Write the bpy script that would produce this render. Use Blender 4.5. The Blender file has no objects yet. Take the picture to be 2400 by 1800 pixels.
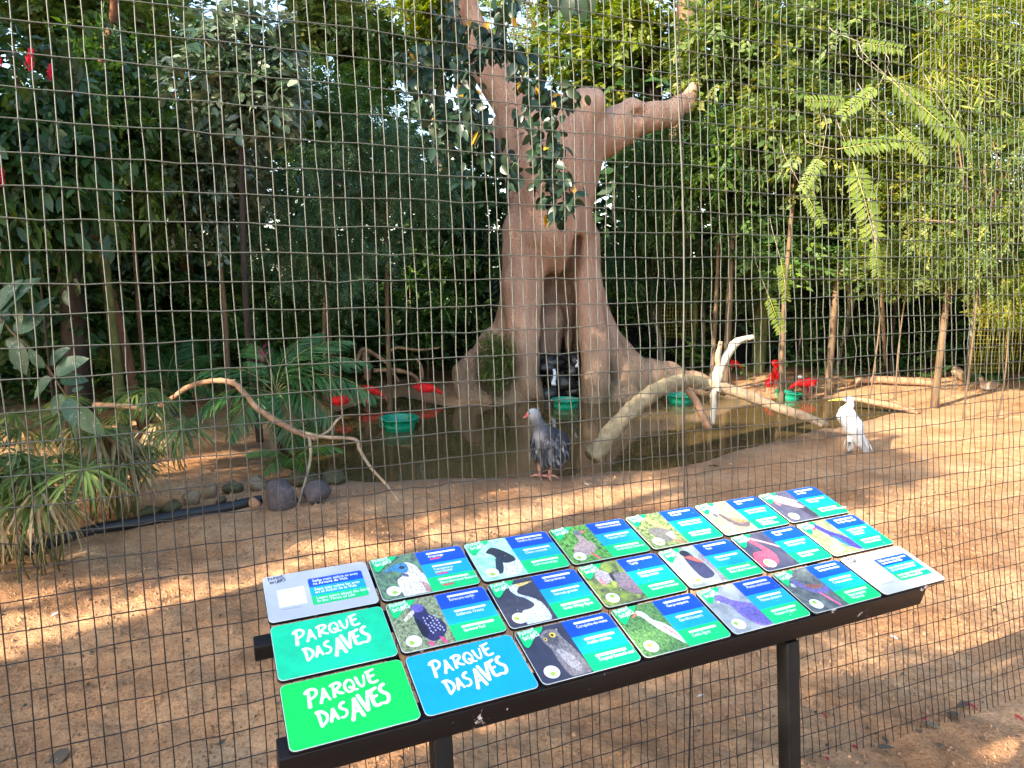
import bpy, math, random
import numpy as np
from mathutils import Vector, Matrix
R_ = math.radians
rng = np.random.default_rng(7); random.seed(7)
sc = bpy.context.scene
COL = sc.collection
# ---------------------------------------------------------------- camera
F_PX, PITCH, CAM_H = 1650.0, R_(9.2), 2.5          # photo is 2400 x 1800
cam_d = bpy.data.cameras.new('camera'); cam = bpy.data.objects.new('camera', cam_d); COL.objects.link(cam)
cam.location = (0, 0, CAM_H); cam.rotation_euler = (R_(90) - PITCH, 0, 0)
cam_d.sensor_width = 36; cam_d.lens = 36 * F_PX / 2400; cam_d.clip_start = .05; cam_d.clip_end = 1500
sc.camera = cam
# ---------------------------------------------------------------- sky and sun
SUN_TO = Vector((.80, .60, 0)).normalized()        # the way the light travels over the ground
SUN_EL = R_(27)
w = bpy.data.worlds.new('World'); sc.world = w; w.use_nodes = True
nt = w.node_tree; sky = nt.nodes.new('ShaderNodeTexSky'); sky.sky_type = 'NISHITA'; sky.sun_disc = False
sky.sun_elevation = SUN_EL; sky.sun_rotation = math.atan2(-SUN_TO.x, -SUN_TO.y)
sky.air_density = 1.1; sky.dust_density = 1.5; sky.ozone_density = 1.0
nt.links.new(sky.outputs[0], nt.nodes['Background'].inputs[0]); nt.nodes['Background'].inputs[1].default_value = .15
sd = bpy.data.lights.new('sun', 'SUN'); sd.energy = 4.0; sd.angle = R_(.55); sd.color = (1, .86, .66)
so = bpy.data.objects.new('sun', sd); COL.objects.link(so)
ld = Vector((SUN_TO.x * math.cos(SUN_EL), SUN_TO.y * math.cos(SUN_EL), -math.sin(SUN_EL)))
so.rotation_euler = ld.to_track_quat('-Z', 'Y').to_euler(); so.location = (-30, -25, 25)
sc.view_settings.view_transform = 'Standard'; sc.view_settings.look = 'None'
sc.view_settings.exposure = 2.25; sc.view_settings.gamma = 1.0; sc.view_settings.use_curve_mapping = False
cy = sc.cycles; cy.use_denoising = True; cy.max_bounces = 5; cy.diffuse_bounces = 3; cy.glossy_bounces = 2
cy.transmission_bounces = 3; cy.transparent_max_bounces = 4; cy.caustics_reflective = False; cy.caustics_refractive = False
cy.sample_clamp_indirect = 6; cy.use_adaptive_sampling = True; cy.adaptive_threshold = .035
try: cy.denoiser = 'OPENIMAGEDENOISE'
except Exception: pass
# ---------------------------------------------------------------- photo pixel -> place
SP, CP = math.sin(PITCH), math.cos(PITCH)
def ray(px, py):
    a = (px - 1200) / F_PX; b = (py - 900) / F_PX
    return Vector((a, CP - b * SP, -(b * CP + SP)))
def at_z(px, py, z=0.0):
    r = ray(px, py); t = (z - CAM_H) / r.z; return Vector((r.x * t, r.y * t, z))
def at_y(px, py, Y):
    r = ray(px, py); t = Y / r.y; return Vector((r.x * t, Y, CAM_H + r.z * t))
def mpp(px, py, Y):                                # metres per photo pixel there
    return Y / ray(px, py).y / F_PX
# ---------------------------------------------------------------- objects
def tag(o, label=None, cat=None, group=None, kind=None):
    if label: o['label'] = label
    if cat: o['category'] = cat
    if group: o['group'] = group
    if kind: o['kind'] = kind
    return o
def empty(name, loc=(0, 0, 0), rz=0.0):
    o = bpy.data.objects.new(name, None); COL.objects.link(o); o.location = loc; o.rotation_euler = (0, 0, rz)
    o.empty_display_size = .1; return o
def mesh_np(name, V, faces, mats=None, fmat=None, smooth=False, attrs=None):
    """faces: list of int arrays (n,k)"""
    me = bpy.data.meshes.new(name)
    V = np.asarray(V, dtype=np.float32).reshape(-1, 3)
    if not isinstance(faces, (list, tuple)): faces = [faces]
    faces = [np.asarray(f, dtype=np.int32) for f in faces if len(f)]
    loops = np.concatenate([f.ravel() for f in faces]); tot = np.concatenate([np.full(len(f), f.shape[1], np.int32) for f in faces])
    start = np.concatenate([[0], np.cumsum(tot)[:-1]]).astype(np.int32)
    me.vertices.add(len(V)); me.vertices.foreach_set('co', V.ravel())
    me.loops.add(len(loops)); me.loops.foreach_set('vertex_index', loops)
    me.polygons.add(len(tot)); me.polygons.foreach_set('loop_start', start)
    try: me.polygons.foreach_set('loop_total', tot)
    except Exception: pass
    if smooth: me.polygons.foreach_set('use_smooth', np.ones(len(tot), bool))
    for m in (mats or []): me.materials.append(m)
    if fmat is not None: me.polygons.foreach_set('material_index', np.asarray(fmat, np.int32))
    for k, a in (attrs or {}).items():
        a = np.asarray(a, np.float32)
        if a.ndim == 1:
            at = me.attributes.new(k, 'FLOAT', 'POINT'); at.data.foreach_set('value', a)
        else:
            at = me.attributes.new(k, 'FLOAT_COLOR', 'POINT'); at.data.foreach_set('color', np.c_[a, np.ones(len(a))].astype(np.float32).ravel())
    me.update(calc_edges=True); return me
def link(name, me, parent=None, loc=None, rot=None, scale=None):
    o = bpy.data.objects.new(name, me); COL.objects.link(o)
    if parent is not None: o.parent = parent
    if loc is not None: o.location = loc
    if rot is not None: o.rotation_euler = rot
    if scale is not None: o.scale = scale if hasattr(scale, '__len__') else (scale,) * 3
    return o
class MB:
    """collects pieces of one mesh"""
    def __init__(s): s.V = []; s.F = {}; s.n = 0; s.M = {}; s.A = []; s.sm = False
    def add(s, V, F, mi=0, a=0.0):
        V = np.asarray(V, float).reshape(-1, 3)
        if isinstance(F, np.ndarray): F = [F]
        for f in F:
            f = np.asarray(f)
            if f.ndim == 1: f = f[None]
            k = f.shape[1]; s.F.setdefault(k, []).append(f + s.n); s.M.setdefault(k, []).append(np.full(len(f), mi))
        s.V.append(V); s.n += len(V); s.A.append(np.full(len(V), a) if np.isscalar(a) else np.asarray(a)); return s
    def box(s, c, h, R=None, mi=0):
        P = np.array([(x, y, z) for z in (-1, 1) for y in (-1, 1) for x in (-1, 1)]) * np.asarray(h)
        if R is not None: P = P @ np.asarray(R).T
        return s.add(P + np.asarray(c), np.array([(0, 2, 3, 1), (4, 5, 7, 6), (0, 1, 5, 4), (2, 6, 7, 3), (0, 4, 6, 2), (1, 3, 7, 5)]), mi)
    def tube(s, pts, rad, seg=8, mi=0, cap=True, wob=0.0):
        V, F = tube_np(pts, rad, seg, cap, wob); return s.add(V, F, mi)
    def mesh(s, name, mats, smooth=False, attrs=True):
        ks = sorted(s.F); faces = [np.concatenate(s.F[k]) for k in ks]; fm = np.concatenate([np.concatenate(s.M[k]) for k in ks])
        A = np.concatenate(s.A)
        return mesh_np(name, np.concatenate(s.V), faces, mats, fm, smooth, {'tint': A} if attrs and A.ndim == 1 else ({'Col': A} if A.ndim == 2 else None))
def tube_np(pts, rad, seg=8, cap=True, wob=0.0):
    P = np.asarray([tuple(p) for p in pts], float); n = len(P)
    r = np.full(n, rad, float) if np.isscalar(rad) else np.asarray(rad, float)
    T = np.gradient(P, axis=0) if n > 2 else np.repeat((P[1] - P[0])[None], 2, 0)
    T /= np.linalg.norm(T, axis=1)[:, None] + 1e-12
    u = np.cross(T[0], (0, 0, 1)); u = u if np.linalg.norm(u) > .1 else np.cross(T[0], (1, 0, 0))
    u /= np.linalg.norm(u); V = []
    ang = np.arange(seg) * 2 * np.pi / seg
    for i in range(n):
        u = u - T[i] * (u @ T[i]); u /= np.linalg.norm(u); v = np.cross(T[i], u)
        rr = r[i] * (1 + wob * rng.normal(size=seg)) if wob else r[i]
        V.append(P[i] + (np.cos(ang) * rr)[:, None] * u + (np.sin(ang) * rr)[:, None] * v)
    V = np.concatenate(V); k = np.arange(seg); F = []
    q = [np.c_[i * seg + k, i * seg + (k + 1) % seg, (i + 1) * seg + (k + 1) % seg, (i + 1) * seg + k] for i in range(n - 1)]
    F.append(np.concatenate(q))
    if cap: F.append(np.array([k[::-1]])); F.append(np.array([(n - 1) * seg + k]))
    return V, F
def spline(pts, n):
    P = np.asarray([tuple(p) for p in pts], float); m = len(P); t = np.linspace(0, m - 1, n); out = []
    for x in t:
        i = min(int(x), m - 2); f = x - i; p0, p1, p2, p3 = P[max(i - 1, 0)], P[i], P[i + 1], P[min(i + 2, m - 1)]
        out.append(.5 * ((2 * p1) + (-p0 + p2) * f + (2 * p0 - 5 * p1 + 4 * p2 - p3) * f * f + (-p0 + 3 * p1 - 3 * p2 + p3) * f ** 3))
    return np.array(out)
def vnoise(x, y, s, seed=0):
    """smooth value noise, vectorised"""
    g = np.random.default_rng(seed).random((64, 64)); x = np.asarray(x) / s; y = np.asarray(y) / s
    xi = np.floor(x).astype(int); yi = np.floor(y).astype(int); fx = x - xi; fy = y - yi
    fx = fx * fx * (3 - 2 * fx); fy = fy * fy * (3 - 2 * fy); a = g[xi % 64, yi % 64]; b = g[(xi + 1) % 64, yi % 64]
    c = g[xi % 64, (yi + 1) % 64]; d = g[(xi + 1) % 64, (yi + 1) % 64]
    return (a * (1 - fx) + b * fx) * (1 - fy) + (c * (1 - fx) + d * fx) * fy
# ---------------------------------------------------------------- materials
MATS = {}
def nodes_of(name):
    m = bpy.data.materials.new(name); m.use_nodes = True; t = m.node_tree; b = t.nodes['Principled BSDF']; MATS[name] = m
    return m, t, b
def N(t, kind, **kw):
    n = t.nodes.new('ShaderNode' + kind)
    for k, v in kw.items():
        if hasattr(n, k): setattr(n, k, v)
        else: n.inputs[k].default_value = v
    return n
def ramp(t, fac, stops):
    r = t.nodes.new('ShaderNodeValToRGB'); e = r.color_ramp.elements
    while len(e) < len(stops): e.new(.5)
    for i, (p, c) in enumerate(stops): e[i].position = p; e[i].color = (*c, 1)
    if fac is not None: t.links.new(fac, r.inputs[0])
    return r
def coord(t, obj=True):
    return t.nodes.new('ShaderNodeTexCoord').outputs['Object'] if obj else t.nodes.new('ShaderNodeNewGeometry').outputs['Position']
def bump(t, b, h, strength=.3, dist=.01):
    n = N(t, 'Bump', Strength=strength, Distance=dist); t.links.new(h, n.inputs['Height']); t.links.new(n.outputs[0], b.inputs['Normal']); return n
def plain(name, c, rough=.6, var=.18, scale=8.0, bmp=.15, bdist=.004, spec=.5, metal=0.0, stretch=None, obj=True, detail=5):
    if name in MATS: return MATS[name]
    m, t, b = nodes_of(name); co = coord(t, obj)
    if stretch:
        mp = N(t, 'Mapping'); mp.inputs['Scale'].default_value = stretch; t.links.new(co, mp.inputs[0]); co = mp.outputs[0]
    nz = N(t, 'TexNoise', Scale=scale, Detail=detail, Roughness=.65); t.links.new(co, nz.inputs[0])
    c = np.array(c); r = ramp(t, nz.outputs[0], [(.25, c * (1 - 2 * var)), (.5, c), (.75, np.minimum(c * (1 + 2 * var), 1))])
    t.links.new(r.outputs[0], b.inputs['Base Color']); b.inputs['Roughness'].default_value = rough
    b.inputs['Specular IOR Level'].default_value = spec; b.inputs['Metallic'].default_value = metal
    if bmp: bump(t, b, nz.outputs[0], bmp, bdist)
    return m
def leafmat(name, dark, mid, light, rough=.45, trans=.35, tcol=None, spec=.4):
    """tint attribute 0..1 per leaf + a random shift per object"""
    m, t, b = nodes_of(name); a = N(t, 'Attribute', attribute_name='tint'); oi = N(t, 'ObjectInfo')
    ad = N(t, 'Math', operation='MULTIPLY_ADD'); t.links.new(oi.outputs['Random'], ad.inputs[0]); ad.inputs[1].default_value = .22
    t.links.new(a.outputs['Fac'], ad.inputs[2]); sb = N(t, 'Math', operation='SUBTRACT'); t.links.new(ad.outputs[0], sb.inputs[0]); sb.inputs[1].default_value = .11
    r = ramp(t, sb.outputs[0], [(0, dark), (.5, mid), (.93, light), (1, np.array(light) * (1.35, 1.15, .8))])
    t.links.new(r.outputs[0], b.inputs['Base Color']); b.inputs['Roughness'].default_value = rough; b.inputs['Specular IOR Level'].default_value = spec
    tr = N(t, 'BsdfTranslucent'); mx = N(t, 'MixShader'); mx.inputs[0].default_value = trans
    hs = N(t, 'HueSaturation', Value=1.5, Saturation=1.15); hs.inputs['Hue'].default_value = .485
    t.links.new(r.outputs[0], hs.inputs['Color']); t.links.new(hs.outputs[0], tr.inputs[0])
    t.links.new(b.outputs[0], mx.inputs[1]); t.links.new(tr.outputs[0], mx.inputs[2])
    t.links.new(mx.outputs[0], t.nodes['Material Output'].inputs[0]); return m
def vcol(name, rough=.7, bscale=60, bstr=.25, var=.25, stretch=(1, 1, 1), spec=.3):
    """colour from the Col attribute with fine streaks"""
    m, t, b = nodes_of(name); a = N(t, 'Attribute', attribute_name='Col'); co = coord(t)
    mp = N(t, 'Mapping'); mp.inputs['Scale'].default_value = stretch; t.links.new(co, mp.inputs[0])
    nz = N(t, 'TexNoise', Scale=bscale, Detail=4, Roughness=.6); t.links.new(mp.outputs[0], nz.inputs[0])
    hs = N(t, 'HueSaturation'); t.links.new(a.outputs['Color'], hs.inputs['Color'])
    mr = N(t, 'MapRange'); mr.inputs[1].default_value = .25; mr.inputs[2].default_value = .75; mr.inputs[3].default_value = 1 - var; mr.inputs[4].default_value = 1 + var
    t.links.new(nz.outputs[0], mr.inputs[0]); t.links.new(mr.outputs[0], hs.inputs['Value'])
    t.links.new(hs.outputs[0], b.inputs['Base Color']); b.inputs['Roughness'].default_value = rough; b.inputs['Specular IOR Level'].default_value = spec
    bump(t, b, nz.outputs[0], bstr, .006); return m
def flat(name, c, rough=.35, spec=.5):
    """printed ink: an even colour with the faint unevenness of a weathered print"""
    if name in MATS: return MATS[name]
    return plain(name, c, rough, .035, 14, 0, spec=spec)
# ================================================================ ground and pond
POND_PX = [(640,1045),(700,1000),(770,968),(820,950),(880,934),(945,925),(1000,936),(1060,950),(1130,946),(1210,930),(1290,915),(1400,915),
           (1500,926),(1600,926),(1700,926),(1800,930),(1900,928),(2010,934),(2120,954),(2040,978),(1930,1000),(1830,1026),(1740,1050),
           (1650,1078),(1540,1096),(1440,1098),(1330,1106),(1180,1114),(1020,1116),(880,1124),(780,1116),(700,1098),(640,1075)]
POND = np.array([at_z(x, y)[:2] for x, y in POND_PX])
def pond_sd(x, y):
    """distance to the pond's edge, negative inside"""
    x = np.atleast_1d(np.asarray(x, float)); y = np.atleast_1d(np.asarray(y, float)); sh = x.shape; x = x.ravel(); y = y.ravel()
    d = np.full(len(x), 1e9); ins = np.zeros(len(x), bool); n = len(POND)
    for i in range(n):
        a = POND[i]; b = POND[(i + 1) % n]; e = b - a; wx = x - a[0]; wy = y - a[1]
        t = np.clip((wx * e[0] + wy * e[1]) / (e @ e), 0, 1); d = np.minimum(d, np.hypot(wx - t * e[0], wy - t * e[1]))
        c = ((a[1] > y) != (b[1] > y)) & (x < (b[0] - a[0]) * (y - a[1]) / (b[1] - a[1] + 1e-12) + a[0]); ins ^= c
    return np.where(ins, -d, d).reshape(sh)
WATER_Z = -.035
def gz(x, y, sd=None):
    x = np.asarray(x, float); y = np.asarray(y, float); sd = pond_sd(x, y) if sd is None else sd
    s = sd + .14 * (vnoise(x, y, .8, 3) - .5) + .02 * (vnoise(x, y, .2, 4) - .5)
    z = np.where(s < 0, -.035 - .28 * (1 - np.exp(s / .7)), np.minimum(-.035 + .05 * s, .0))
    far = np.clip(sd / 1.2, 0, 1)
    z = z + far * (.11 * (vnoise(x, y, 1.5, 5) - .5) + .05 * (vnoise(x, y, .55, 6) - .5) + .022 * (vnoise(x, y, .2, 7) - .5))
    near = np.clip((9 - y) / 3, 0, 1) * far
    z = z + near * (.05 * (np.maximum(vnoise(x, y, .32, 8), .45) - .45) * 1.6 + .03 * (vnoise(x, y, .09, 9) - .5))
    m = np.exp(-((x + 1.4) ** 2 / 1.4 + (y - 4.6) ** 2 / .5)); z = z + .16 * m * far                     # low heap of loose sand
    return z
def gzf(x, y): return float(gz(np.array([x]), np.array([y]))[0])
def on_ground(px, py, dz=0.0):
    p = at_z(px, py, 0)
    for _ in range(3): p = at_z(px, py, gzf(p.x, p.y))
    p.z += dz; return p
def warp(lo, hi, c, fine, n_f, n_o, pw=2.6):
    a = np.linspace(c - fine, c + fine, n_f); t = np.linspace(0, 1, n_o + 1)[1:]
    return np.concatenate([(c - fine - (c - fine - lo) * t ** pw)[::-1], a, c + fine + (hi - c - fine) * t ** pw])
gx = warp(-400, 400, 1.0, 6.8, 380, 40); gy = warp(-300, 600, 8.3, 6.1, 380, 40)
GX, GY = np.meshgrid(gx, gy); SD = pond_sd(GX, GY); GZ = gz(GX, GY, SD)
nx, ny = len(gx), len(gy); ii = np.arange(nx * ny).reshape(ny, nx)
gf = np.c_[ii[:-1, :-1].ravel(), ii[:-1, 1:].ravel(), ii[1:, 1:].ravel(), ii[1:, :-1].ravel()]
def ground_material():
    m, t, b = nodes_of('red_sandy_soil'); co = coord(t, False)
    n1 = N(t, 'TexNoise', Scale=1.1, Detail=6, Roughness=.6); n2 = N(t, 'TexNoise', Scale=42, Detail=5, Roughness=.75); n3 = N(t, 'TexNoise', Scale=9, Detail=5, Roughness=.65)
    for n in (n1, n2, n3): t.links.new(co, n.inputs[0])
    r = ramp(t, n1.outputs[0], [(.28, (.40, .20, .09)), (.44, (.52, .275, .135)), (.58, (.60, .35, .185)), (.75, (.66, .42, .24))])
    g = ramp(t, n2.outputs[0], [(.33, (.36, .32, .30)), (.43, (.8, .77, .74)), (.55, (1.0, 1, 1)), (.7, (1.18, 1.16, 1.12))])
    mx = N(t, 'MixRGB', blend_type='MULTIPLY'); mx.inputs[0].default_value = .85; t.links.new(r.outputs[0], mx.inputs[1]); t.links.new(g.outputs[0], mx.inputs[2])
    r3 = ramp(t, n3.outputs[0], [(.32, (.68, .64, .6)), (.52, (1, 1, 1)), (.7, (1.12, 1.08, 1.02))])
    m3 = N(t, 'MixRGB', blend_type='MULTIPLY'); m3.inputs[0].default_value = .8; t.links.new(mx.outputs[0], m3.inputs[1]); t.links.new(r3.outputs[0], m3.inputs[2])
    wa = N(t, 'Attribute', attribute_name='wet'); wet = N(t, 'MixRGB'); t.links.new(wa.outputs['Fac'], wet.inputs[0]); t.links.new(m3.outputs[0], wet.inputs[1])
    wn = ramp(t, n1.outputs[0], [(.3, (.13, .085, .055)), (.7, (.21, .15, .105))]); t.links.new(wn.outputs[0], wet.inputs[2])
    t.links.new(wet.outputs[0], b.inputs['Base Color'])
    rr = N(t, 'MapRange'); rr.inputs[3].default_value = .95; rr.inputs[4].default_value = .42; t.links.new(wa.outputs['Fac'], rr.inputs[0]); t.links.new(rr.outputs[0], b.inputs['Roughness'])
    b.inputs['Specular IOR Level'].default_value = .25
    ad = N(t, 'Math', operation='MULTIPLY_ADD'); ad.inputs[1].default_value = 2.2; t.links.new(n3.outputs[0], ad.inputs[0]); t.links.new(n2.outputs[0], ad.inputs[2])
    bump(t, b, ad.outputs[0], 1.0, .026); return m
wetn = SD + .5 * (vnoise(GX, GY, .9, 11) - .5) + .25 * (vnoise(GX, GY, .3, 12) - .5)
back = np.clip((GY - 11) / 2, 0, 1)
wet = np.clip(1 - wetn / (.75 - .45 * back), 0, 1) ** 1.2 * .8
G = link('ground', mesh_np('ground', np.c_[GX.ravel(), GY.ravel(), GZ.ravel()], gf, [ground_material()], smooth=True, attrs={'wet': wet.ravel()}))
tag(G, 'reddish sandy soil around the pond and under the fence', kind='structure')
def water_material():
    m, t, b = nodes_of('brown_pond_water'); co = coord(t, False)
    n1 = N(t, 'TexNoise', Scale=3.2, Detail=3); n2 = N(t, 'TexNoise', Scale=.8, Detail=3)
    mp = N(t, 'Mapping'); mp.inputs['Scale'].default_value = (.55, 1.6, 1); t.links.new(co, mp.inputs[0]); t.links.new(mp.outputs[0], n1.inputs[0]); t.links.new(co, n2.inputs[0])
    r = ramp(t, n2.outputs[0], [(.3, (.075, .05, .02)), (.7, (.11, .074, .03))]); t.links.new(r.outputs[0], b.inputs['Base Color'])
    b.inputs['Roughness'].default_value = .045; b.inputs['IOR'].default_value = 1.36; bump(t, b, n1.outputs[0], .10, .02); return m
hull = POND - POND.mean(0); hull = POND.mean(0) + hull * 1.08
wl = link('pond_water', mesh_np('pond_water', np.c_[hull, np.full(len(hull), WATER_Z)], [np.arange(len(hull))[None]], [water_material()]))
tag(wl, 'still brown pond water in front of the sculpted tree', kind='structure')
# ================================================================ wire fence
PHI = math.atan((5060 - 1200) / (F_PX / CP)); FA = Vector((math.sin(PHI), math.cos(PHI), 0)); FN = Vector((-FA.y, FA.x, 0))
FD, LEAN, CELL = 2.66, .10, .05
def fence_pt(u, z):
    bow = .012 * math.sin(u * 1.1 + .6) * math.sin(z * 1.3) + .004 * math.sin(u * 4.1 + z * 3)
    if u > 2.0 and z < 1.1: bow -= .05 * min(u - 2.0, 1.5) * (1.1 - z) ** 1.3
    return FN * (FD + LEAN * (z - CAM_H) + bow) + FA * u + Vector((0, 0, z))
def wire_mat():
    m, t, b = nodes_of('galvanised_wire'); co = coord(t, False); nz = N(t, 'TexNoise', Scale=14, Detail=5, Roughness=.7); t.links.new(co, nz.inputs[0])
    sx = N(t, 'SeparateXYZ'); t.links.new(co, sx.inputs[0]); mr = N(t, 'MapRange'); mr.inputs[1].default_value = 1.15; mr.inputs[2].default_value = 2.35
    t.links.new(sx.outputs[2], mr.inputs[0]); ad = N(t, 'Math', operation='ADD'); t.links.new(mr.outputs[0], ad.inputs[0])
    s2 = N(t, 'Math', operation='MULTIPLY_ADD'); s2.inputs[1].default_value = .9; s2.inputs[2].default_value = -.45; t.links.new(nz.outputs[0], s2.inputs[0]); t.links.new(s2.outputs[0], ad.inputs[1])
    r = ramp(t, ad.outputs[0], [(.0, (.010, .008, .008)), (.4, (.028, .026, .025)), (.65, (.055, .058, .052)), (.95, (.075, .08, .065))]); t.links.new(r.outputs[0], b.inputs['Base Color'])  # base colour goes darker towards the ground, broken up by noise
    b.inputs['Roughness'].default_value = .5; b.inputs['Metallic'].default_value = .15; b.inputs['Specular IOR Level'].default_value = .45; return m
WIRE = wire_mat(); RUST = plain('black_rusty_wire', (.012, .01, .011), .55, .3, 20, .1)
fence = empty('wire_mesh_fence', FN * FD)
tag(fence, 'welded wire mesh fence of tall rectangular cells between the sign and the enclosure', 'fence')
def wire(name, pts, r, m, seg=5):
    V, Fc = tube_np(np.array([tuple(p - fence.location) for p in pts]), r, seg, True); o = link(name, mesh_np(name, V, Fc, [m], smooth=True), fence); return o
U0, U1, ZB, ZT = -2.55, 5.6, .04, 5.0
rr = random.Random(3)
us = np.arange(U0, U1, CELL)
for i, u in enumerate(us):
    top = 4.15 + max(0, u) * .22; pts = []; ph = rr.random() * 9; j = 0.0
    for k, z in enumerate(np.arange(ZB - .05, top, .10)):
        amp = .0014 + .0011 * max(0, u); j = .6 * j + rr.gauss(0, amp)
        p = fence_pt(u + j + .005 * math.sin(z * 2.1 + ph), z); p = p + FN * .0012 * rr.gauss(0, 1); pts.append(p)
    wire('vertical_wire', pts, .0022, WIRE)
zs = np.arange(ZB + .02, 4.9, .1)
for i, z in enumerate(zs):
    ul = U0; pts = []; ph = rr.random() * 9
    if 1.62 < z <= 1.72:     # the wire that has snapped and bent beside the rocks
        ug = -.62
        for seg_ in ((np.arange(U0, ug - .05, .05), -1), (np.arange(ug + .12, U1, .05), 1)):
            pts = [fence_pt(u, z + .004 * math.sin(u * 2 + ph) + .003 * rr.gauss(0, 1)) for u in seg_[0]]
            if seg_[1] < 0: pts += [fence_pt(ug - .02, z - .012), fence_pt(ug + .03, z - .022), fence_pt(ug + .035, z + .0)]
            else: pts = [fence_pt(ug + .06, z - .045), fence_pt(ug + .08, z - .02), fence_pt(ug + .095, z + .004)] + pts
            wire('horizontal_wire', pts, .0022, WIRE)
        continue
    for u in np.arange(U0, U1 + .01, .1):
        sag = .007 * math.sin(u * 1.7 + ph) * (.3 + max(0, u) * .25) + .0025 * rr.gauss(0, 1)
        pts.append(fence_pt(u, z + sag) - FN * .005)
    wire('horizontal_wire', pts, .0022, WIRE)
# the overlap of two mesh rolls, laced into one thick upright
lace = []
for z in np.arange(.0, 4.6, .08):
    u = 1.985 + .012 * math.sin(z * 3) + (.05 * (1.1 - z) if z < 1.1 else 0) * -.6; lace.append(fence_pt(u, z) - FN * .008)
o = wire('seam_wire', lace, .0042, WIRE, 6); o['label'] = 'thick bluish doubled wire where two mesh rolls overlap'
# ================================================================ information sign with 21 plates
BO = Vector((-.72366, 1.91805, 1.62129)); BX = Vector((.91311, .40771, 0)).normalized(); BYd = Vector((.39394, -.88196, -.25878)).normalized()
BN = BX.cross(-BYd).normalized(); BYd = (BN.cross(BX) * -1).normalized()
BR = Matrix((BX, -BYd, BN)).transposed(); BE = BR.to_euler()
CW, CH, CGX, CGY = .30, .1958, .0081, .0117
BLACK = plain('black_painted_steel', (.004, .0038, .004), .55, .3, 30, .12, spec=.2)
def chipped():
    m, t, b = nodes_of('black_edge_with_chips'); co = coord(t, False); n1 = N(t, 'TexNoise', Scale=16, Detail=6, Roughness=.75); t.links.new(co, n1.inputs[0])
    r = ramp(t, n1.outputs[0], [(.0, (.004, .004, .0045)), (.645, (.006, .005, .006)), (.665, (.45, .42, .42)), (1, (.6, .57, .56))]); t.links.new(r.outputs[0], b.inputs['Base Color']); b.inputs['Roughness'].default_value = .5; b.inputs['Specular IOR Level'].default_value = .2; return m
EDGE = chipped()
def ink(c, rough=.3): return flat('ink_%02x%02x%02x' % tuple(int(max(0, min(1, v)) * 255) for v in c), c, rough)
def sr(r, g, b): return tuple((v / 255 / 12.92 if v / 255 < .04045 else ((v / 255 + .055) / 1.055) ** 2.4) for v in (r, g, b))
def photo_bg(name, c1, c2, scale, stretch=(1, 1, 1), c3=None):
    m, t, b = nodes_of(name); co = coord(t); mp = N(t, 'Mapping'); mp.inputs['Scale'].default_value = stretch; t.links.new(co, mp.inputs[0])
    nz = N(t, 'TexNoise', Scale=scale, Detail=4, Roughness=.6, Distortion=.6); t.links.new(mp.outputs[0], nz.inputs[0])
    st = [(.35, c1), (.62, c2)] + ([(.74, c3)] if c3 else []); r = ramp(t, nz.outputs[0], st); t.links.new(r.outputs[0], b.inputs['Base Color']); b.inputs['Roughness'].default_value = .3; return m
def rrect(x0, y0, x1, y1, r, n=6, corners=(1, 1, 1, 1)):
    P = []
    for k, (cx, cy, a0) in enumerate(((x1 - r, y1 - r, 0), (x0 + r, y1 - r, 90), (x0 + r, y0 + r, 180), (x1 - r, y0 + r, 270))):
        if corners[k]:
            for i in range(n + 1): a = R_(a0 + 90 * i / n); P.append((cx + r * math.cos(a), cy + r * math.sin(a)))
        else: P.append(((x1, x0, x0, x1)[k], (y1, y1, y0, y0)[k]))
    return P
def slab(mb, P, z0, z1, mi=0, top=None, topmi=None, bev=0.0):
    n = len(P); P = np.array(P); c = P.mean(0); Pt = P if not bev else c + (P - c) * (1 - bev / np.abs(P - c).max())
    V = np.r_[np.c_[P, np.full(n, z0)], np.c_[P, np.full(n, z1 - bev)], np.c_[Pt, np.full(n, z1)]]; k = np.arange(n); k2 = (k + 1) % n
    mb.add(V, [np.c_[k, k2, n + k2, n + k], np.c_[n + k, n + k2, 2 * n + k2, 2 * n + k], k[::-1][None]], mi); mb.add(V[2 * n:], [k[None]], mi if topmi is None else topmi)
def sheet(name, P, z, m, parent):
    P = np.array(P); return link(name, mesh_np(name, np.c_[P, np.full(len(P), z)], [np.arange(len(P))[None]], [m]), parent)
GLY = {'P': [[(.1, 0), (.22, .5), (.3, .95)], [(0, .85), (.3, 1), (.75, 1), (.95, .8), (.75, .58), (.3, .45)]],
       'A': [[(0, 0), (.25, .4), (.55, 1)], [(.55, 1), (.7, .5), (.9, .05)], [(.2, .36), (.8, .4)]],
       'R': [[(.12, .05), (.2, .5), (.28, .95)], [(0, .9), (.5, 1), (.9, .95), (.9, .75), (.3, .48)], [(.35, .5), (.65, .28), (1.05, .15)]],
       'Q': [[(.5, .98), (.15, .75), (.05, .35), (.3, .05), (.7, .1), (.95, .5), (.8, .9), (.45, 1)], [(.5, .42), (.8, .15), (1.2, .05)]],
       'U': [[(.02, 1), (.12, .45), (.3, .1), (.6, .12), (.82, .5), (.95, 1)]],
       'E': [[(.25, 1), (.15, .55), (.2, .1), (.6, .04), (.98, .1)], [(0, .98), (.5, 1.02), (.95, 1.1)], [(.2, .55), (.8, .62)]],
       'D': [[(.2, .95), (.22, .5), (.2, .02)], [(0, .95), (.5, .95), (.9, .65), (.8, .3), (.2, 0)]],
       'S': [[(.95, 1), (.5, .95), (.25, .75), (.5, .58), (.9, .42), (.85, .18), (.45, .02), (.05, .05)]],
       'V': [[(0, 1), (.22, .5), (.45, .03)], [(.45, .03), (.7, .5), (1.0, 1.05)]]}
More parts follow.
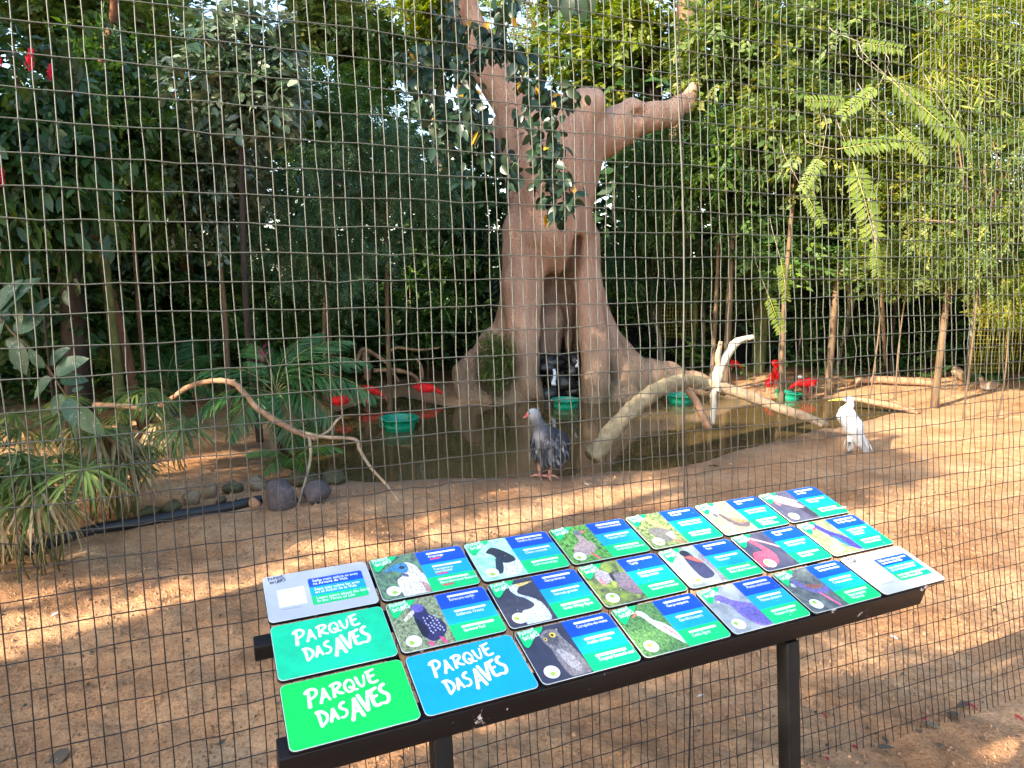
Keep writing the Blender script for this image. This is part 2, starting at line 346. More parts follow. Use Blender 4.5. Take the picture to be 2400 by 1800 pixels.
LOGO = [('P', 0, .35, .17, .29), ('A', .165, .37, .15, .23), ('R', .335, .39, .15, .24), ('Q', .51, .41, .15, .22), ('U', .69, .435, .13, .2), ('E', .84, .45, .14, .22),
        ('D', .06, .0, .15, .25), ('A', .215, .03, .12, .2), ('S', .345, .04, .11, .24), ('A', .48, -.05, .18, .34), ('V', .635, .02, .15, .31), ('E', .785, .055, .13, .28), ('S', .915, .06, .12, .32)]
def logo_mesh(name, m, width=1.0, stroke=.043, dz=4e-6):
    mb = MB(); k = 0; rg = random.Random(5)
    for ch, x, y, w_, h_ in LOGO:
        for st in GLY[ch]:
            P = np.array([(x + a * w_ * .92, y + b * h_) for a, b in st]); n = max(7, 3 * len(P)) if len(P) > 2 else 4
            S = spline(np.c_[P, np.zeros(len(P))], n)[:, :2]; T = np.gradient(S, axis=0); T /= np.linalg.norm(T, axis=1)[:, None] + 1e-9; Nn = np.c_[-T[:, 1], T[:, 0]]
            hw = stroke * .5 * (h_ / .27) ** .5 * (1 + .18 * np.sin(np.linspace(.4, 3, n) + rg.random() * 2)); Lf = S + Nn * hw[:, None]; Rt = S - Nn * hw[:, None]
            a0 = S[0] - T[0] * hw[0] * .7; a1 = S[-1] + T[-1] * hw[-1] * .7
            V = np.r_[Lf, Rt, a0[None], a1[None]] * width; i = np.arange(n - 1); k += 1
            mb.add(np.c_[V, np.full(len(V), k * dz)], [np.c_[n + i, n + i + 1, i + 1, i], np.array([(2 * n, n, 0), (n - 1, 2 * n - 1, 2 * n + 1)])])
    return mb.mesh(name, [m], attrs=False)
WHITE_INK = ink((.86, .88, .9)); BLACK_INK = ink((.02, .02, .025))
LOGO_W, LOGO_K = logo_mesh('logo_lettering', WHITE_INK), logo_mesh('logo_lettering', BLACK_INK)
def text(parent, s, x, y, size, m, z, sx=1.0, bold=.012):
    cu = bpy.data.curves.new('lettering', 'FONT'); cu.body = s; cu.size = size; cu.resolution_u = 2; cu.offset = size * bold; cu.space_line = .82
    tmp = bpy.data.objects.new('tmp', cu); COL.objects.link(tmp); dg = bpy.context.evaluated_depsgraph_get()
    me = bpy.data.meshes.new_from_object(tmp.evaluated_get(dg)); COL.objects.unlink(tmp); bpy.data.objects.remove(tmp); bpy.data.curves.remove(cu)
    me.materials.clear(); me.materials.append(m); o = link('lettering', me, parent, (x, y, z)); o.scale = (sx, 1, 1); return o
def ell(cx, cy, rx, ry, rot=0, n=16):
    a = np.linspace(0, 2 * np.pi, n, False); r = R_(rot); X = rx * np.cos(a); Y = ry * np.sin(a) * .766
    return np.c_[cx + X * math.cos(r) - Y * math.sin(r), cy + (X * math.sin(r) + Y * math.cos(r)) / .766 * 1.0]
def sp(*pts): return spline(np.array([(*p, 0) for p in pts] + [(*pts[0], 0)]), 4 * len(pts) + 1)[:-1, :2]
DK = sr(52, 54, 70)
CARDS = {
 (0, 1): ('Araponga', 'Campanero\nmeridional', 'Bare-throated Bellbird', (sr(70, 72, 78), sr(110, 150, 110), 9, None), [
    (sr(232, 222, 226), sp((.42, 1.0), (.40, .62), (.55, .5), (.58, .28), (.72, .2), (.88, .3), (.95, .5), (1, .6), (1, 1.0))), (sr(70, 140, 185), sp((.16, .36), (.4, .24), (.6, .2), (.72, .24), (.7, .42), (.55, .44), (.4, .36))),
    (sr(40, 60, 80), ell(.6, .31, .06, .04)), (sr(90, 100, 120), ell(.6, .5, .08, .04, 20)), (sr(190, 150, 140), sp((.86, .7), (.98, .8), (.99, 1), (.9, 1)))]),
 (0, 2): ('Gralha-do-campo', 'Chara crestada', 'Curl-crested Jay', (sr(120, 200, 165), sr(190, 225, 205), 7, sr(215, 235, 220)), [
    (sr(222, 226, 232), sp((.5, .5), (.95, .55), (.97, .82), (.75, .98), (.5, .92))), (sr(45, 50, 60), sp((.36, .32), (.5, .22), (.66, .24), (.9, .48), (.92, .62), (.7, .66), (.55, .58), (.5, .42))), (sr(40, 60, 72), sp((.5, .5), (.62, .58), (.5, .86), (.36, .84)))]),
 (0, 3): ('Inhambu-chororó', 'Tataupá Chico', 'Small-billed Tinamou', (sr(40, 60, 38), sr(120, 190, 80), 16, sr(70, 70, 74)), [
    (sr(180, 155, 150), sp((.2, .72), (.3, .55), (.52, .42), (.56, .2), (.66, .2), (.72, .42), (.82, .56), (.76, .72), (.5, .84))), (sr(120, 122, 128), ell(.64, .2, .1, .08)), (sr(230, 120, 110), sp((.72, .18), (.9, .16), (.74, .24))),
    (sr(228, 110, 110), sp((.56, .8), (.62, .8), (.72, .98), (.66, .99)))]),
 (0, 4): ('Curicaca', 'Bandurria común', 'Buff-necked Ibis', (sr(50, 70, 42), sr(150, 165, 105), 18, sr(196, 156, 128)), [
    (sr(216, 168, 105), sp((.44, .14), (.56, .12), (.78, .42), (.8, .56), (.64, .5), (.5, .28))), (sr(112, 112, 108), sp((.24, .5), (.42, .42), (.66, .46), (.86, .62), (.7, .84), (.4, .82))), (sr(218, 205, 190), sp((.62, .66), (.84, .62), (.74, .84))),
    (sr(190, 110, 105), sp((.66, .82), (.72, .82), (.9, .98), (.82, .99)))]),
 (0, 5): ('Irerê', 'Suirirí cariblanco', 'White-faced\nWhistling-duck', (sr(196, 160, 110), sr(222, 190, 140), 6, sr(165, 150, 140)), [
    (sr(100, 92, 100), sp((.36, .34), (.46, .36), (.6, .56), (.9, .66), (1.0, .76), (.8, .88), (.5, .76), (.4, .52))), (sr(160, 130, 95), sp((.52, .5), (.8, .6), (.98, .72), (.7, .74))), (sr(235, 235, 238), ell(.34, .28, .13, .1)), (sr(95, 100, 115), sp((.22, .36), (.3, .3), (.34, .42), (.24, .46)))]),
 (0, 6): ('Jacutinga', 'Yacutinga', 'Black-fronted Piping-guan', (sr(70, 70, 92), sr(92, 90, 112), 7, None), [
    (sr(206, 160, 156), sp((.24, .26), (.4, .14), (.62, .22), (.9, .5), (.86, .66), (.6, .52), (.36, .36))), (sr(236, 225, 225), sp((.3, .16), (.5, .1), (.75, .24), (.95, .42), (.7, .28), (.45, .18))), (sr(225, 130, 135), ell(.28, .36, .06, .08)), (sr(62, 60, 78), sp((.7, .62), (1, .64), (1, .9), (.8, .94)))]),
 (1, 1): ('Saracura-carijó', 'Gallineta Overa', 'Spotted Rail', (sr(70, 76, 62), sr(165, 176, 130), 20, sr(120, 80, 120)), [
    (sr(48, 44, 92), sp((.42, .2), (.56, .1), (.7, .2), (.74, .36), (.92, .54), (.94, .72), (.8, .86), (.6, .9), (.46, .74), (.44, .48))), (sr(110, 95, 185), ell(.56, .2, .12, .09)), (sr(225, 215, 190), sp((.22, .38), (.44, .22), (.46, .3), (.26, .42))),
    (sr(28, 26, 50), sp((.42, .4), (.52, .46), (.6, .72), (.46, .78))), (sr(235, 80, 140), sp((.5, .9), (.58, .9), (.6, 1), (.54, 1))), (sr(235, 80, 140), sp((.74, .84), (.8, .86), (.86, .98), (.8, 1)))] +
    [(sr(190, 190, 232), ell(.6 + .3 * ((i * 37) % 10) / 10, .42 + .36 * ((i * 53) % 11) / 11, .016, .02, 0, 5)) for i in range(26)]),
 (1, 2): ('Garça-branca', 'Garceta grande', 'Great White Egret', (sr(50, 52, 66), sr(66, 66, 82), 6, sr(110, 90, 80)), [
    (sr(206, 216, 240), sp((.34, 1), (.38, .72), (.6, .68), (.72, .6), (.6, .44), (.48, .36), (.4, .22), (.46, .1), (.6, .12), (.6, .2), (.52, .28), (.58, .36), (.78, .48), (.9, .66), (.86, 1))), (sr(240, 200, 120), sp((.58, .1), (.98, .1), (.6, .18)))]),
 (1, 3): ('Tachã', 'Chajá común', 'Southern Screamer', (sr(60, 62, 72), sr(150, 170, 70), 5, sr(205, 210, 120)), [
    (sr(172, 165, 172), sp((.22, .3), (.38, .14), (.5, .18), (.62, .3), (.6, .44), (.36, .5), (.26, .46))), (sr(52, 50, 60), sp((.58, .28), (.72, .28), (.72, .46), (.56, .46))), (sr(120, 115, 124), sp((.66, .3), (.95, .32), (1, .5), (1, .8), (.84, .74), (.62, .56))), (sr(232, 130, 140), sp((.26, .4), (.36, .36), (.34, .52), (.28, .52))), (sr(140, 120, 130), sp((.56, .56), (.8, .5), (1, .62), (1, .86), (.78, .84)))]),
 (1, 4): ('Pavó', 'Yacutoro', 'Red-ruffed Fruitcrow', (sr(130, 140, 135), sr(168, 178, 168), 4, None), [
    (sr(60, 62, 96), sp((.48, .3), (.58, .12), (.72, .14), (.76, .36), (.84, .52), (.82, .8), (.5, .84), (.44, .6))), (sr(40, 42, 58), ell(.6, .17, .12, .09)), (sr(240, 100, 90), sp((.5, .26), (.7, .26), (.84, .46), (.7, .42))), (sr(140, 135, 150), sp((.86, .3), (1, .3), (1, 1), (.84, 1), (.9, .7)))]),
 (1, 5): ('Guará', 'Corocoro rojo', 'Scarlet Ibis', (sr(55, 58, 82), sr(75, 76, 98), 5, None), [
    (sr(240, 84, 110), sp((.0, .66), (.16, .5), (.42, .5), (.46, .42), (.38, .26), (.34, .12), (.5, .08), (.56, .16), (.5, .24), (.62, .42), (.66, .66), (.5, .86), (.2, .92), (.0, .84))), (sr(248, 160, 175), sp((.5, .1), (.78, .28), (1.0, .46), (.96, .48), (.74, .32), (.5, .18)))]),
 (1, 6): ("Frango-d'água-azul", 'Calamoncillo\namericano', 'Purple Gallinule', (sr(95, 115, 70), sr(160, 180, 130), 9, sr(190, 200, 165)), [
    (sr(70, 62, 190), sp((.4, .1), (.56, .08), (.68, .3), (.9, .52), (1, .7), (1, .95), (.8, .9), (.62, .62), (.5, .34))), (sr(40, 110, 200), sp((.6, .46), (.72, .56), (.74, .86), (.62, .7))), (sr(225, 80, 100), ell(.36, .18, .07, .06)), (sr(150, 175, 140), sp((.42, .5), (.54, .58), (.5, .88), (.36, .8)))]),
 (2, 2): ('Corujinha-do-mato', 'Autillo chóliba', 'Tropical Screech-owl', (sr(48, 50, 68), sr(58, 60, 80), 5, None), [
    (sr(128, 122, 126), sp((.42, .16), (.6, .08), (.8, .12), (.84, .3), (.92, .5), (.98, .8), (.96, 1), (.6, 1), (.5, .72), (.5, .46), (.44, .3))), (sr(92, 88, 94), sp((.5, .16), (.66, .14), (.76, .28), (.66, .4), (.52, .34))), (sr(168, 162, 165), sp((.56, .48), (.7, .5), (.86, .74), (.8, .94), (.64, .8))),
    (sr(235, 205, 70), ell(.68, .2, .065, .05)), (sr(20, 20, 22), ell(.675, .2, .03, .024)), (sr(215, 185, 80), ell(.5, .25, .035, .035)), (sr(20, 20, 22), ell(.495, .25, .016, .018))]),
 (2, 3): ('Garça-vaqueira', 'Garcilla bueyera', 'Cattle Egret', (sr(50, 86, 60), sr(110, 160, 84), 22, sr(150, 190, 110)), [
    (sr(225, 232, 245), sp((.4, .18), (.54, .12), (.66, .2), (.72, .36), (.9, .5), (1, .72), (1, .94), (.84, .76), (.66, .52), (.56, .3), (.5, .22))), (sr(200, 165, 160), sp((.78, .46), (.92, .6), (.98, .8), (.84, .66))), (sr(215, 120, 90), sp((.3, .24), (.46, .15), (.48, .2)))]),
 (2, 4): ('Pomba-asa-branca', 'Paloma picazuro', 'Picazuro Pigeon', (sr(130, 135, 142), sr(172, 178, 182), 4, None), [
    (sr(126, 112, 190), sp((.26, .28), (.34, .18), (.48, .2), (.62, .34), (.9, .46), (1, .56), (1, 1), (.7, .96), (.5, .7), (.48, .46), (.36, .36))), (sr(104, 96, 176), sp((.56, .56), (.86, .56), (1, .72), (1, .98), (.78, .94), (.6, .76))), (sr(210, 205, 220), ell(.28, .32, .04, .03))]),
 (2, 5): ('Saracura-do-mato', 'Cotara saracura', 'Slaty-breasted\nWood-rail', (sr(66, 72, 82), sr(112, 120, 116), 8, sr(150, 160, 150)), [
    (sr(112, 108, 168), sp((.22, .3), (.34, .2), (.44, .3), (.56, .42), (.96, .5), (1, .58), (.84, .66), (.56, .62), (.4, .48))), (sr(150, 100, 92), sp((.46, .38), (.7, .4), (.92, .5), (.6, .52))), (sr(190, 200, 205), sp((.14, .36), (.24, .28), (.24, .4))), (sr(225, 110, 150), sp((.62, .64), (.68, .62), (.82, .94), (.76, .96)))]),
}
BADGE = ink((.8, .84, .84))
NAVY, CYAN, GREEN = ink(sr(0, 72, 205)), ink(sr(0, 158, 245)), ink(sr(0, 196, 112)); RED_INK = ink(sr(215, 70, 90))
BORDER = ink((.66, .74, .74)); PALE = plain('pale_weathered_laminate', (.44, .46, .55), .35, .05, 9, 0)
FADED = plain('faded_green_laminate', sr(0, 196, 142), .42, .10, 16, 0); LIME = ink(sr(0, 204, 82), .25); AZURE = ink(sr(0, 160, 250), .25); BADGE_G = ink(sr(150, 190, 60))
lp = BO + BX * (3.15 * (CW + CGX)); base = Vector((lp.x, lp.y - .25, 0))
sign = empty('bird_information_sign', base); SB = sign.location
tag(sign, 'black lectern sign carrying three rows of colourful bird plates in front of the fence', 'sign')
plate_mb = MB(); slab(plate_mb, rrect(0, -CH, CW, 0, .016, 7), -.0085, -.0006, 0, bev=.0012); PLATE = plate_mb.mesh('plate', [EDGE], attrs=False)
rim_mb = MB(); slab(rim_mb, rrect(.0012, -CH + .0012, CW - .0012, -.0012, .0152, 7), -.0006, .0002, 0); RIM = rim_mb.mesh('rim', [BORDER], attrs=False)
IX0, IX1, IY0, IY1, IR = .0024, CW - .0024, -CH + .0024, -.0024, .0145
HX = CW * .493
def third(k): return IY1 - (IY1 - IY0) * k / 3
leafpoly = [(.0, .0), (.62, .0), (1.0, .02), (.84, .3), (.5, .56), (.2, .95), (.06, 1.0), (0, .8)]
for r_ in range(3):
    for c_ in range(7):
        pos = BO + BX * (c_ * (CW + CGX)) + BYd * (r_ * (CH + CGY)) - SB
        rg = random.Random(r_ * 10 + c_); pl = link('plate', PLATE, sign, pos + BN * rg.uniform(-.0004, .0006), BE)
        link('rim', RIM, pl)
        full = rrect(IX0, IY0, IX1, IY1, IR, 7)
        def lg(m, x, y, wd, z, tilt):
            o = link('logo_lettering', m, pl, (x, y, z), (0, 0, R_(tilt)), (wd, wd, 1)); return o
        if (r_, c_) in ((1, 0), (2, 0), (2, 1)):
            m = {(1, 0): FADED, (2, 0): LIME, (2, 1): AZURE}[(r_, c_)]; sheet('coloured_face', full, .0008, m, pl)
            lg(LOGO_W, .062, -.150, .178, .0012, 4); pl['label'] = {(1, 0): 'faded turquoise green plate with white brush lettering', (2, 0): 'bright green plate with white brush lettering', (2, 1): 'sky blue plate with white brush lettering'}[(r_, c_)]; continue
        if (r_, c_) in ((0, 0), (2, 6)):
            pl['label'] = 'pale white plate with a three coloured text panel'; sheet('pale_face', full, .0008, PALE, pl); lg(LOGO_K, .017, -.037, .045, .0012, 3)
            sheet('blank_square', rrect(.034, -.142, .108, -.068, .002, 2), .0011, ink((.8, .82, .84)), pl); sheet('underline', [(.036, -.152), (.09, -.1535), (.09, -.1525), (.036, -.151)], .0011, BLACK_INK, pl)
            x0, x1, ya, yb = .122, .278, -.042, -.157; h3 = (ya - yb) / 3
            sheet('blue_band', rrect(x0, ya - h3, x1, ya, .006, 4, (1, 1, 0, 0)), .0011, NAVY, pl); sheet('cyan_band', [(x0, ya - h3), (x0, ya - 2 * h3), (x1, ya - 2 * h3), (x1, ya - h3)][::1], .0011, CYAN, pl); sheet('green_band', rrect(x0, yb, x1, ya - 2 * h3, .006, 4, (0, 0, 1, 1)), .0011, GREEN, pl)
            for k, s in enumerate(('Saiba mais sobre as aves\nna Árvore da Vida', 'Sepa más sobre las aves\nen el Arbol de la Vida', 'Learn more about the birds\nin the Three of Life')):
                text(pl, s, x0 + .012, ya - h3 * k - .0168, .0160, WHITE_INK, .0014, .84)
            continue
        a_, b_, d_, bg, shapes = CARDS[(r_, c_)]
        mb = MB()
        for k in range(rg.randrange(3, 8)):
            x_, y_, s_ = rg.uniform(.01, CW - .01), rg.uniform(-CH + .01, -.01), rg.uniform(.0006, .0022); mb.add([(x_ + s_ * math.cos(q) * rg.uniform(.5, 1.4), y_ + s_ * math.sin(q) * rg.uniform(.5, 1.2), .0036) for q in np.arange(6)], [np.arange(6)[None]])
        link('scuff_marks', mb.mesh('scuff_marks', [BADGE], attrs=False), pl)
        pl['label'] = 'bird plate with the name ' + d_.replace('\n', ' ')
        # the printed photograph
        bgm = photo_bg('print_%d_%d' % (r_, c_), bg[0], bg[1], bg[2] * 6, (1, .8, 1), bg[3]); mats = [bgm]; mb = MB(); P = np.array(rrect(IX0, IY0, HX, IY1, IR, 7, (0, 1, 1, 0)))
        mb.add(np.c_[P, np.full(len(P), .0008)], [np.arange(len(P))[None]], 0)
        for k, (col, S) in enumerate(shapes):
            m = photo_bg('print_%d_%d_%d' % (r_, c_, k), np.array(col) * .5, np.minimum(np.array(col) * 1.25, 1), 190, (1, .55, 1)) if len(S) > 8 else ink(col)
            if m not in mats: mats.append(m)
            X = IX0 + .001 + np.clip(S[:, 0], 0, 1) * (HX - IX0 - .001); Y = IY1 - np.clip(S[:, 1], .02, .985) * (IY1 - IY0)
            mb.add(np.c_[X, Y, np.full(len(S), .0010 + .00006 * k)], [np.arange(len(S))[::-1][None]], mats.index(m))
        link('printed_photo', mb.mesh('printed_photo', mats, attrs=False), pl)
        L = np.array(leafpoly) * (.078, .062); L = spline(np.c_[L, np.zeros(len(L))], 22)[:, :2]; sheet('green_corner', np.c_[IX0 + .006 + L[:, 0], IY1 - .0016 - L[:, 1]][::-1], .0028, GREEN, pl)
        lg(LOGO_W, .013, -.041, .052, .0031, 5)
        bd = ell(.040, -.162, .0245, .0245 , 0, 24); bd[:, 1] = -.162 + (bd[:, 1] + .162) / .766; sheet('map_badge', np.c_[.040 + .0215 * np.cos(np.arange(24) / 24 * 6.2832), -.162 + .0215 * np.sin(np.arange(24) / 24 * 6.2832)], .0028, BADGE, pl)
        a0 = rg.random() * 6; q = np.arange(9) / 9 * 6.2832; rd = .0085 * (.7 + .5 * np.array([rg.random() for _ in q])); sheet('map_range', np.c_[.040 + .008 * math.cos(a0) + rd * np.cos(q), -.162 + .007 * math.sin(a0) + rd * np.sin(q)], .0031, BADGE_G, pl)
        sheet('blue_band', rrect(HX, third(1), IX1, IY1, IR, 6, (1, 0, 0, 0)), .0008, NAVY, pl); sheet('cyan_band', [(HX, third(1)), (HX, third(2)), (IX1, third(2)), (IX1, third(1))], .0008, CYAN, pl)
        sheet('green_band', rrect(HX, IY0, IX1, third(2), IR, 6, (0, 0, 0, 1)), .0008, GREEN, pl)
        for k, s in enumerate((a_, b_, d_)):
            yt = third(k); sheet('white_strip', rrect(HX + .032, yt - .0205, HX + .128, yt - .012, .002, 2), .0011, ink((.78, .82, .86)), pl)
            text(pl, s, HX + .033, yt - .0355, .0158, WHITE_INK, .0012, .82)
            if (r_, c_) == (0, 1): sheet('red_tag', rrect(HX + .036, yt - (.0575 if k == 1 else .047), HX + .072, yt - (.0505 if k == 1 else .040), .003, 3), .0011, RED_INK, pl)
# frame: rails, arms, posts
def board(x, y, z): return BO + BX * x + BYd * y + BN * z
def bar(name, p, q, hw, hh, m=BLACK, up=BN):
    d = (q - p); L = d.length; d.normalize(); s = up.cross(d).normalized(); u2 = d.cross(s); mb = MB(); mb.box((0, 0, 0), (L / 2, hw, hh)); me = mb.mesh(name, [m], attrs=False)
    o = link(name, me, sign); o.location = (p + q) / 2 - SB; o.rotation_euler = Matrix((d, s, u2)).transposed().to_euler()
    md = o.modifiers.new('bevel', 'BEVEL'); md.width = .003; md.segments = 2; return o
TOTW = 7 * CW + 6 * CGX; TOTH = 3 * CH + 2 * CGY
fr = bar('front_rail', board(-.022, TOTH - .028, -.046), board(TOTW * .955, TOTH - .028, -.046), .030, .0365, EDGE); fr['label'] = 'black front rail with chipped paint under the lowest plates'
bar('rear_rail', board(-.042, CH + .045, -.0325), board(TOTW * .955, CH + .045, -.0325), .022, .0235)
bar('top_rail', board(.03, .05, -.0325), board(TOTW * .97, .05, -.0325), .018, .0235)
for xx in (.30, 1.06, 1.82): bar('cross_arm', board(xx, .0, -.0665), board(xx, TOTH - .07, -.0665), .016, .010)
for px, py in ((1031, 1712), (1845, 1512)):
    r = ray(px, py); t = ((board(0, TOTH - .028, -.08) - Vector((0, 0, CAM_H))).dot(BX.cross(Vector((0, 0, 1))))) / (r.dot(BX.cross(Vector((0, 0, 1))))); p = Vector((0, 0, CAM_H)) + r * t
    q = p - FN * .17; q.z = -.25; bar('post', p + Vector((0, 0, .02)), q, .024, .024, BLACK, BX)
# ================================================================ smooth solids from blended shapes
def sd_cone(P, a, b, ra, rb):
    a = np.asarray(a); b = np.asarray(b); ab = b - a; t = np.clip(((P - a) @ ab) / (ab @ ab + 1e-12), 0, 1)
    return np.linalg.norm(P - a - t[:, None] * ab, axis=1) - (ra + (rb - ra) * t)
def sd_ell(P, c, r, R=None):
    q = P - np.asarray(c); q = q @ np.asarray(R) if R is not None else q; r = np.asarray(r, float)
    k0 = np.linalg.norm(q / r, axis=1); k1 = np.linalg.norm(q / (r * r), axis=1) + 1e-9; return k0 * (k0 - 1) / k1
def smin(a, b, k): h = np.maximum(k - np.abs(a - b), 0) / k; return np.minimum(a, b) - h * h * k * .25
def surface(f, lo, hi, res):
    """surface nets"""
    lo = np.asarray(lo, float); n = np.ceil((np.asarray(hi) - lo) / res).astype(int) + 1
    ax = [lo[i] + res * np.arange(n[i]) for i in range(3)]; X, Y, Z = np.meshgrid(*ax, indexing='ij')
    D = f(np.c_[X.ravel(), Y.ravel(), Z.ravel()]).reshape(n); S = D < 0
    c = np.zeros(n - 1, int)
    for dx in (0, 1):
        for dy in (0, 1):
            for dz in (0, 1): c += S[dx:n[0] - 1 + dx, dy:n[1] - 1 + dy, dz:n[2] - 1 + dz]
    act = (c > 0) & (c < 8); idx = np.full(n - 1, -1); cells = np.argwhere(act); idx[act] = np.arange(len(cells))
    acc = np.zeros((len(cells), 3)); cnt = np.zeros(len(cells)); corner = [(0, 0, 0), (1, 0, 0), (0, 1, 0), (0, 0, 1), (1, 1, 0), (1, 0, 1), (0, 1, 1), (1, 1, 1)]
    for p in corner:
        for k in range(3):
            if p[k]: continue
            q = list(p); q[k] = 1; A = cells + p; B = cells + q; da = D[tuple(A.T)]; db = D[tuple(B.T)]; cr = (da < 0) != (db < 0)
            t = np.where(cr, da / (da - db + 1e-12), 0)[:, None]; acc += np.where(cr[:, None], A + t * (B - A), 0); cnt += cr
    V = lo + res * acc / cnt[:, None]; Fs = []
    for k in range(3):
        o = [(0, 0, 0)] * 4; e1, e2 = [(1, 2), (2, 0), (0, 1)][k]; sl = [slice(None)] * 3; sl2 = list(sl); sl[k] = slice(0, -1); sl2[k] = slice(1, None)
        a = S[tuple(sl)]; b = S[tuple(sl2)]; E = np.argwhere(a != b); E = E[(E[:, e1] > 0) & (E[:, e2] > 0) & (E[:, e1] < n[e1] - 1) & (E[:, e2] < n[e2] - 1)]
        fl = a[tuple(E.T)]; d1 = np.zeros(3, int); d1[e1] = 1; d2 = np.zeros(3, int); d2[e2] = 1
        q = [idx[tuple((E - d).T)] for d in (0 * d1, d1, d1 + d2, d2)]; Q = np.stack(q, 1); Q[~fl] = Q[~fl][:, ::-1]; Fs.append(Q[:, ::-1])
    Q = np.concatenate(Fs); Q = Q[(Q >= 0).all(1)]
    return V, Q[:, ::-1]
def smooth_v(V, Q, it=2):
    e = np.concatenate([Q[:, [0, 1]], Q[:, [1, 2]], Q[:, [2, 3]], Q[:, [3, 0]]])
    for _ in range(it):
        s = np.zeros_like(V); c = np.zeros(len(V))
        for k in range(3): s[:, k] = np.bincount(e[:, 0], V[e[:, 1], k], len(V)) + np.bincount(e[:, 1], V[e[:, 0], k], len(V))
        c = np.bincount(e[:, 0], minlength=len(V)) + np.bincount(e[:, 1], minlength=len(V)); V = .5 * V + .5 * s / np.maximum(c, 1)[:, None]
    return V
# ================================================================ the big sculpted tree
TY = 14.2
def T(px, py, dy=0.0):
    p = at_y(px, py, TY); return np.array((p.x, TY + dy, p.z))
def Rp(r): return r * .0087
CONES = [  # px, py, depth offset, radius px -> px, py, depth offset, radius px, blend
 (1288, 540, 0, 100, 1290, 420, 0, 97, .25), (1290, 420, 0, 97, 1285, 330, 0, 94, .25), (1250, 330, 0, 66, 1215, 255, -.1, 50, .3), (1215, 255, -.1, 50, 1150, 175, -.3, 37, .2), (1150, 175, -.3, 37, 1090, 30, -.5, 24, .2), (1090, 30, -.5, 24, 1040, -120, -.5, 14, .15),
 (1310, 340, -.1, 80, 1365, 266, -.25, 44, .25), (1365, 266, -.25, 44, 1388, 242, -.3, 28, .15), (1350, 360, .1, 50, 1425, 306, .15, 47, .2), (1425, 306, .15, 46, 1490, 270, .2, 36, .2), (1490, 270, .2, 36, 1560, 266, .2, 27, .2), (1560, 266, .2, 27, 1612, 236, .2, 21, .2), (1612, 236, .2, 21, 1640, 190, .3, 12, .15),
 (1250, 330, .2, 60, 1180, 300, .5, 40, .3),
 # legs
 (1250, 540, -.1, 68, 1224, 660, -.25, 46, .14), (1224, 660, -.25, 46, 1222, 780, -.4, 38, .10), (1222, 780, -.4, 40, 1238, 880, -.55, 40, .09), (1238, 880, -.55, 42, 1290, 925, -.75, 16, .09), (1238, 880, -.5, 44, 1205, 930, -.6, 30, .09),
 (1218, 600, .05, 40, 1206, 715, .1, 36, .12), (1206, 715, .1, 36, 1182, 778, .1, 34, .09), (1182, 778, .1, 34, 1138, 824, .0, 30, .09), (1138, 824, .0, 30, 1094, 866, -.2, 30, .09), (1094, 866, -.2, 31, 1104, 918, -.5, 30, .09), (1104, 918, -.5, 30, 1175, 940, -.8, 20, .09),
 (1362, 540, -.05, 36, 1374, 660, -.25, 30, .12), (1374, 660, -.25, 30, 1384, 780, -.42, 32, .09), (1384, 780, -.42, 33, 1382, 890, -.6, 38, .09), (1382, 890, -.6, 38, 1380, 930, -.65, 34, .09),
 (1372, 560, .1, 34, 1388, 690, .15, 28, .12), (1388, 690, .15, 28, 1412, 762, .1, 28, .09), (1412, 762, .1, 28, 1436, 822, .0, 40, .09), (1436, 822, .0, 40, 1474, 882, -.15, 50, .12), (1474, 882, -.15, 48, 1460, 925, -.45, 44, .09), (1470, 872, -.1, 42, 1570, 886, -.1, 38, .12), (1570, 886, -.1, 38, 1660, 906, -.2, 26, .1), (1660, 906, -.2, 26, 1760, 930, -.4, 13, .1),
 (1300, 560, 1.25, 70, 1300, 930, 1.6, 120, .3),
 # the roots seen inside the hollow
 (1304, 690, .8, 20, 1298, 760, .5, 32, .12), (1298, 760, .5, 34, 1288, 850, .3, 24, .12), (1326, 700, .75, 14, 1338, 850, .5, 11, .1)]
CARVE = [(1346, 566, 10, 1336, 620, 18), (1336, 620, 18, 1326, 655, 26), (1326, 655, 26, 1310, 710, 40), (1312, 710, 38, 1305, 800, 48), (1305, 800, 48, 1308, 860, 45), (1308, 860, 45, 1318, 980, 36)]
def tree_sdf(P):
    out = np.full(len(P), 9.0)
    for (x0, y0, d0, r0, x1, y1, d1, r1, k) in CONES[:-3]:
        out = smin(out, sd_cone(P, T(x0, y0, d0), T(x1, y1, d1), Rp(r0), Rp(r1)), k)
    Pf = P * (1, .16, 1) + (0, (TY - .75) * .84, 0)
    for (x0, y0, r0, x1, y1, r1) in CARVE: out = -smin(-out, sd_cone(Pf, T(x0, y0, -.75), T(x1, y1, -.75), Rp(r0), Rp(r1)), .03)
    out = -smin(-out, sd_ell(P, T(1308, 790, .1), (.5, .85, 1.35)), .1)
    for (x0, y0, d0, r0, x1, y1, d1, r1, k) in CONES[-3:]:
        out = smin(out, sd_cone(P, T(x0, y0, d0), T(x1, y1, d1), Rp(r0), Rp(r1)), k)
    for (x0, y0, r) in ((1494, 268, 12), (1352, 398, 10)):   # knot holes
        out = -smin(-out, sd_ell(P, T(x0, y0, -.25), (Rp(r) * 1.5, .35, Rp(r))), .05)
    n = .05 * np.sin(P[:, 2] * 2.1 + P[:, 0] * 3) * np.sin(P[:, 0] * 2.7 + 1) + .02 * np.sin(P[:, 0] * 9 + np.sin(P[:, 2] * 3) * 2) + .012 * np.sin(P[:, 2] * 11 + P[:, 0] * 4) + .03 * np.sin(P[:, 0] * 15 + 1.6 * np.sin(P[:, 2] * 1.3) + P[:, 1] * 7)
    return out + n * .7
